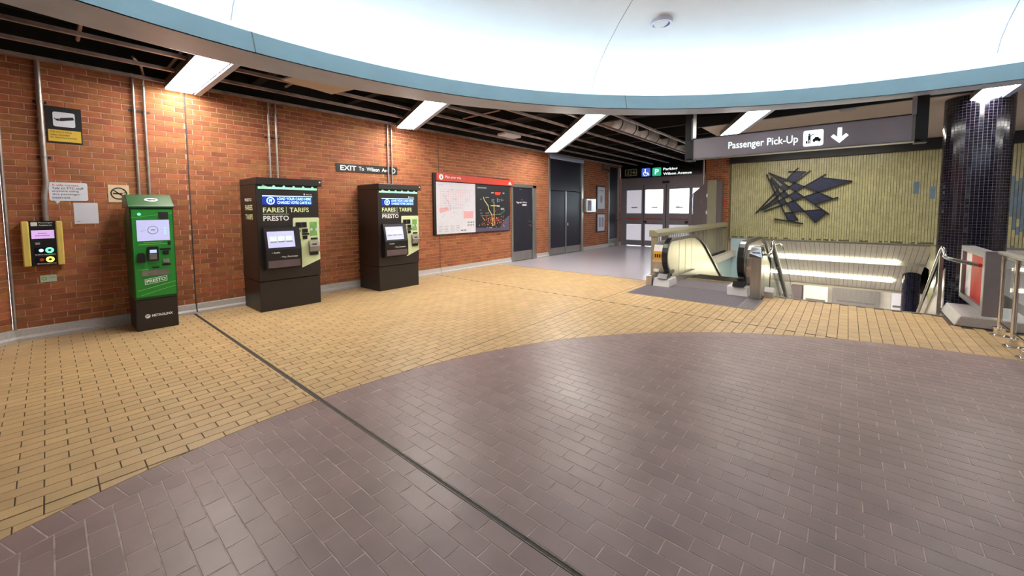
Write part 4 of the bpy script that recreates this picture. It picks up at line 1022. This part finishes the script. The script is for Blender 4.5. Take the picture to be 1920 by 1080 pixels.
for (pl_, pr_, lb) in (((1473, 479), (1684, 492), 'upper'), ((1420, 502), (1674, 526), 'lower')):
    A = sof(*pl_); B = sof(*pr_); X = (A.x + B.x) / 2; 
    if lb == 'lower': X = sof(1600, 519).x
    Y0_, Y1_ = max(A.y, 1.0), B.y
    base = Vector((X, (Y0_ + Y1_) / 2, .5 - .55 * (X - 15.08)))
    t = thing('soffit_light', lb + ' pair of fluorescent strips in the sloping soffit beyond the stairs', 'light', base, 'soffit light strips')
    dn = Vector((1, 0, -.55)).normalized(); hw = .11; mid = (Y0_ + Y1_) / 2 - .15
    for a, b in ((Y0_ + 1.6, mid + .02), (mid - .02, Y1_)):
        m = MB(); m.prism([base + Vector((0, a - base.y, 0)) - dn * hw + ns * .004, base + Vector((0, b - base.y, 0)) - dn * hw + ns * .004, base + Vector((0, b - base.y, 0)) + dn * hw + ns * .004, base + Vector((0, a - base.y, 0)) + dn * hw + ns * .004], ns * .03); m.build('lens', LENSL, t)
for k, X in enumerate((19.2, 20.8, 22.4)):  # unseen lamps added to brighten the lower level
    t = thing('added_lower_light', 'added unseen fluorescent light under the lower level ceiling, ' + ('next to the sloping soffit', 'in the middle row', 'next to the steel counter')[k], 'light', (X, .3, -1.44), 'added lower level lights')
    bx('housing', STEELD, t, X - .16, X + .16, -1.6, 2.2, -1.42, -1.362); bx('lens', LENSD, t, X - .15, X + .15, -1.58, 2.18, -1.44, -1.421)
# lower level: end wall with cabinets
lw = sthing('wall_lower', (24, 0, ZL))
MB().box(24, 24.2, -4, 3, ZL, -1.3).build('panel_wall', SOFFIT, lw)
f = FX(24)
for (x0, x1, mm, nm, lb) in ((1483, 1503, CABI, 'lower_cabinet', 'dark grey cabinet at the foot of the stairs'), (1506, 1552, SOFFIT, 'lower_cabinet', 'pale cabinet at the foot of the stairs'), (1560, 1650, STEEL, 'ticket_counter', 'shiny steel counter at the foot of the stairs'), (1672, 1693, PAPER, 'lower_cabinet', 'narrow white cabinet at the foot of the stairs')):
    a = xz(x0, 560, 23.6)[0]; b = xz(x1, 560, 23.6)[0]; zt2 = onX((x0 + x1) / 2, 535 + (x0 - 1480) * .06, 23.6).z
    t = thing(nm, lb, 'cabinet', (23.7, -(a + b) / 2, ZL)); FX(23.6).plate(a, b, ZL, zt2, -.38, 0).build('body', mm, t, bevel=.01)
    FX(23.6).plate(a + .1 * (b - a), b - .1 * (b - a), zt2 - .7, zt2 - .62, 0, .02).build('handle_rail', STEELD, t)
# steps and nosing
st = thing('staircase', 'descending stair flight with steel nosing beside the escalator', 'stairs', (8.0, 0, ZL))
MB().box(7.93, 8.0, -1.07, 1.0, -.06, .004).build('nosing', STEELD, st)
for k in range(1, 22):
    z = -.19 * k; xx = 8.0 + .31 * (k - 1); bx('step', STONE, st, xx, xx + .33, -1.07, 1.0, z - .19, z)
# ---- columns
def mosaic_column(name, label, c, r, z0, z1, pitch, mt, group=None):
    t = thing(name, label, 'column', (c[0], c[1], z0), group)
    MB().lathe(c, [(r, z0), (r, z1)], 64).build('shaft', MOSG, t, smooth=True)
    n = int(2 * math.pi * r / pitch); m = MB(); rows_ = int((z1 - z0) / pitch)
    for j in range(rows_):
        a0z = z0 + j * pitch + .002; a1z = a0z + pitch - .005
        for k in range(n):
            t0 = 2 * math.pi * k / n; t1 = 2 * math.pi * (k + 1) / n - .005 / r; e = r + .003 + random.uniform(-.0006, .0006); e2 = r + .003 + random.uniform(-.0006, .0006)
            if math.cos((t0 + t1) / 2) > .75: continue
            m.face([(c[0] + e * math.cos(t0), c[1] + e * math.sin(t0), a0z), (c[0] + e2 * math.cos(t1), c[1] + e2 * math.sin(t1), a0z), (c[0] + e2 * math.cos(t1), c[1] + e2 * math.sin(t1), a1z), (c[0] + e * math.cos(t0), c[1] + e * math.sin(t0), a1z)], random.random())
    o = m.build('mosaic_tiles', mt, t); o['kind'] = 'stuff'; return t
mosaic_column('mosaic_column', 'thick round column of glossy black mosaic tiles beside the stairs', (10.0, -1.58), .385, ZL, 3.31, .046, MOSAIC)
mosaic_column('mosaic_column', 'blue black mosaic column rising through the soffit below the stairs', (onX(1708, 540, 17.0).x, onX(1708, 540, 17.0).y), .2, ZL, -.42, .05, MOSB)

# ================================================================== ESCALATOR
es = thing('escalator', 'steel escalator going down with black handrails and ribbed landing plate', 'escalator', (8, 2.05, 0))
MB().box(6.72, 7.54, 1.02, 2.98, -.05, .003).box(7.54, 8.75, 1.22, 2.98, -.05, .003).build('landing_plate', PLATE, es)
m = MB()
for k in range(26): m.box(6.76 + k * .045, 6.776 + k * .045, 1.24, 2.96, .003, .006)
m.build('plate_ribs', PLATE, es)
m = MB()
for k in range(6): m.box(6.74, 7.54, 1.04 + k * .03, 1.05 + k * .03, .003, .006)
m.build('plate_edge_ribs', STEELD, es)
bx('plate_border', STEEL, es, 6.70, 6.72, 1.0, 3.0, -.05, .005); bx('plate_border', STEEL, es, 6.70, 7.54, 1.0, 1.02, -.05, .005)
bx('comb', STEELD, es, 8.75, 8.98, 1.52, 2.6, -.06, .004); bx('comb_edge', ORANGE, es, 8.98, 9.0, 1.52, 2.6, -.06, .006)
for k in range(16):
    x0 = 9.0 + max(0, k) * .4; z = -.02 if k < 2 else -.02 - (k - 1.6) * .235
    MB().box(x0, x0 + .41, 1.52, 2.6, z - .25, z).build('step', RUBBER, es)
def balustrade(Y, name_label, out):
    # handrail path in XZ
    path = []
    for t in range(-105, 91, 15): path.append((8.16 - .34 * math.cos(math.radians(t)) , .56 + .33 * math.sin(math.radians(t))))
    path = [(8.16 + (x_ - 8.16), z_) for x_, z_ in path]
    path += [(8.7, .89), (9.4, .89), (9.75, .87), (10.1, .79), (10.5, .62), (11.3, .165), (12.6, -.59), (15.6, -2.35)]
    P3 = [(x_, Y, z_) for x_, z_ in path]
    bal = MB()
    up = path[6:]   # inner glass/steel panel under the rail
    loop = [(x_, z_ - .02) for x_, z_ in path if x_ >= 7.8] 
    lowr = [(15.6, -3.3), (10.35, -.28), (9.8, -.03), (8.3, .06)]
    pts = [(7.99, .36), (7.9, .56), (7.96, .74), (8.1, .85)] + [(x_, z_ - .03) for x_, z_ in path if x_ > 8.3] + lowr
    bal.prism([(x_, Y - .02, z_) for x_, z_ in pts], (0, .04, 0)); b_ = bal.build('balustrade', BALU, es)
    MB().ribbon(P3, .11, .07).build('handrail', RUBBER, b_, bevel=.012)
    MB().ribbon([(x_, Y, z_ - .03) for x_, z_ in path[3:]], .05, .02).build('rail_guide', STEEL, b_)
    for xx in (8.62, 9.05, 9.5): bx('panel_joint', STEELD, b_, xx, xx + .008, Y - .022, Y + .022, .1, .84)
    sk = [(8.0, .02), (8.0, .14), (9.6, .12), (10.1, .02), (10.6, -.22), (15.6, -3.0), (15.6, -3.6), (10.2, -.6), (9.0, -.2), (8.3, -.02)]
    MB().prism([(x_, Y - .09, z_) for x_, z_ in sk], (0, .18, 0)).build('skirt', STEEL, b_)
    MB().prism([(7.62, Y - .16, 0), (7.70, Y - .14, .15), (8.1, Y - .14, .15), (8.1, Y - .16, 0)], (0, .32, 0)).build('rail_inlet', mat('pale_grey_moulding', (204, 200, 200), .4, var=.04), b_, bevel=.01)
    MB().prism([(7.66, Y - .09, .155), (7.9, Y - .09, .16), (7.9, Y - .09, .26), (7.74, Y - .09, .24)], (0, .18, 0)).build('inlet_brush', RUBBER, b_)
    # drum housing outside the rail
    y0, y1 = (Y + .06, Y + .28) if out > 0 else (Y - .24, Y - .06)
    prof_ = [(8.05, .05), (7.93, .3), (7.93, .62), (8.0, .78), (8.15, .84), (8.7, .84), (8.7, .05)]
    h_ = MB().prism([(x_, y0, z_) for x_, z_ in prof_], (0, y1 - y0, 0)).build('end_housing', STEEL, b_, bevel=.01)
    return b_, y0, y1
bL, y0, y1 = balustrade(2.71, '', 1)
f = FX(7.93); 
f.plate(-y1 + .02, -y0 - .01, .50, .66, 0, .006).build('caution_label', ORANGE, bL); m = MB()
for k in range(4): f.plate(-y1 + .04 + k * .045, -y1 + .07 + k * .045, .53, .60, .006, .008, m)
m.build('caution_marks', INK, bL)
f.plate(-y1 + .0, -y0 - .0, .44, .49, 0, .012).build('housing_band', CHROME, bL)
bR, y0, y1 = balustrade(1.40, '', -1)
FX(7.93).plate(-y1, -y0, .44, .49, 0, .012).build('housing_band', CHROME, bR)
bx('side_block', STEEL, es, 7.62, 7.95, 2.89, 3.0, 0, .2, .004)
# guard of upright bars left of the escalator
gd = thing('guard_rail', 'khaki steel guard with upright bars and broad cap left of the escalator', 'guard rail', (11.5, 3.1, 0))
MB().prism([(8.26, 3.02, .92), (8.26, 3.02, 1.0), (8.26, 3.1, 1.06), (8.26, 3.2, 1.06), (8.26, 3.2, .92)], (6.4, 0, 0)).build('cap', OLIVE, gd, bevel=.006)
bx('end_post', OLIVE, gd, 8.28, 8.38, 3.04, 3.16, 0, .93)
bx('end_post', OLIVE, gd, 14.56, 14.66, 3.04, 3.16, 0, .93)
bx('bottom_rail', BLACK, gd, 8.38, 14.56, 3.06, 3.14, .08, .13)
bal0 = bx('baluster', OLIVE, gd, 8.46, 8.495, 3.095, 3.105, .12, .93)
for k in range(1, 47):
    q = bal0.copy(); C.objects.link(q); q.location = (k * .13, 0, 0)
# newel box, tube and glass balustrade between escalator and stairs
nw = thing('newel_post', 'square brushed steel newel box with sloped cap between escalator and stairs', 'newel post', (7.6, 1.13, 0))
bx('shaft', STEEL, nw, 7.55, 7.75, 1.05, 1.205, 0, .69, .004)
MB().prism([(7.53, 1.03, .69), (7.53, 1.225, .69), (7.53, 1.225, .76), (7.56, 1.2, .86), (7.56, 1.06, .86), (7.53, 1.03, .76)], (.26, 0, 0)).build('cap', CHROME, nw, bevel=.006)
FX(7.53).plate(-1.18, -1.07, .765, .785, 0, .004).build('cap_slot', STEELD, nw)
MB().prism([(7.78, .9, 0), (8.1, .9, 0), (8.1, .9, .10), (7.86, .9, .17), (7.78, .9, .1)], (0, .13, 0)).build('shoe', mat('pale_grey_moulding', (204, 200, 200), .4), nw)
hr = thing('stair_handrail', 'bent steel handrail with glass panel between the escalator and the stairs', 'handrail', (8, 1.0, 0))
path = [(7.66, 1.03, .74), (7.8, .99, .72), (7.9, .97, .74), (7.96, .965, .82), (8.0, .965, .90), (8.05, .965, .93), (8.14, .965, .90), (8.4, .965, .75), (10.7, .965, -.49), (14.2, .965, -2.4)]
MB().tube(path, .024, 10).build('rail', CHROME, hr, smooth=True)
MB().tube([(8.2, .985, .82), (10.7, .985, -.53), (14.2, .985, -2.45)], .03, 8).build('lower_rail', RUBBER, hr)
f = FY(1.02); f.poly([(8.25, .0), (8.33, .86), (9.5, .80), (10.26, .56), (12.5, -.8), (14.2, -1.8), (14.2, -3.6), (8.9, -.4)], 0, .012).build('glass_panel', GLASS, hr)
MB().tube([(8.33, 1.01, .86), (9.4, 1.01, .81), (9.8, 1.01, .75), (10.26, 1.01, .56), (12.5, 1.01, -.8)], .010, 6).build('glass_edge', CHROME, hr)
for xx, zz_ in ((8.9, .4), (10.2, -.3)): MB().tube([(xx, .965, zz_), (xx, 1.02, zz_ - .08)], .012, 6).build('bracket', STEELD, hr)
# right handrail of the stairs
rr = thing('stair_handrail', 'bent steel handrail with post on the column side of the stairs', 'handrail', (8.2, -1.05, 0))
path = [(7.52, -1.285, .775), (7.8, -1.18, .785), (8.0, -1.09, .795), (8.1, -1.075, .80), (8.16, -1.06, .83), (8.19, -1.055, .9), (8.24, -1.05, .93), (8.32, -1.05, .90), (8.5, -1.05, .77), (10.3, -1.05, -.42), (13.5, -1.05, -2.3)]
MB().tube(path, .025, 10).build('rail', CHROME, rr, smooth=True)
bx('post', STEELD, rr, 8.31, 8.36, -1.075, -1.035, -.19, .8)
f = FY(-1.1); f.poly([(8.4, -.19), (8.4, .62), (11.5, -1.25), (11.5, -2.2)], 0, .012).build('side_panel', CHROME, rr)
# plinth, display case, railing on the right
o = MB().prism([(7.42, -1.08, 0), (7.42, -1.13, .13), (7.42, -1.75, .13), (7.42, -1.78, 0)], (.95, 0, 0)).build('stone_plinth', CURB, bevel=.01)
tag(o, 'low grey stone plinth under the poster case beside the stairs', 'plinth')
dc = thing('poster_case', 'grey framed poster case with red poster standing by the column', 'poster case', (8.0, -1.35, .13))
Yd = -1.30
bx('back_board', ALU, dc, 7.38, 8.65, Yd - .12, Yd - .03, .2, .95, .005)
fP = Fr((0, Yd - .03, 0), (-1, 0, 0))
m = MB()
for a, b, c, d in ((-8.65, -8.56, .2, .95), (-7.44, -7.38, .2, .95), (-8.56, -7.44, .2, .27), (-8.56, -7.44, .88, .95)): fP.plate(a, b, c, d, 0, .04, m)
m.build('frame', ALU, dc)
fP.plate(-8.56, -7.44, .27, .88, 0, .004).build('poster', POSTER, dc)
fP.plate(-8.5, -8.2, .27, .88, .004, .006).build('poster_white_field', TWHITE, dc)
for b_ in (.42, .76): fP.disc(-7.56, b_, .03, .004, .006).build('poster_dot', TWHITE, dc)
bx('end_plate', ALU, dc, 7.34, 7.38, Yd - .16, Yd + .01, .17, .97, .005)
for xx in (7.6, 8.3): bx('leg', STEELD, dc, xx, xx + .05, Yd - .1, Yd - .05, .13, .21)
rl = thing('railing', 'polished steel railing with glass infill beside the poster case', 'railing', (6.6, -1.4, 0))
for xx in (7.14, 6.64, 6.2):
    p_ = MB().tube([(xx, -1.4, 0), (xx, -1.4, .97)], .022, 12).build('post', CHROME, rl, smooth=True)
    MB().tube([(xx + .06, -1.4, 0.05), (xx + .06, -1.4, .95)], .012, 8).build('side_bar', CHROME, p_, smooth=True)
    MB().lathe((xx, -1.4), [(.075, 0), (.075, .012), (.05, .02), (.05, .075), (.055, .08), (.055, .1), (.02, .105)], 20).build('base_collar', CHROME, p_, smooth=True)
bx('top_rail', STEELD, rl, 5.4, 7.22, -1.44, -1.36, .95, .985, .006)
MB().box(6.2, 7.12, -1.405, -1.395, .16, .90).build('glass_infill', GLASS, rl)
bx('low_bar', CHROME, rl, 5.4, 7.14, -1.41, -1.39, .14, .16)
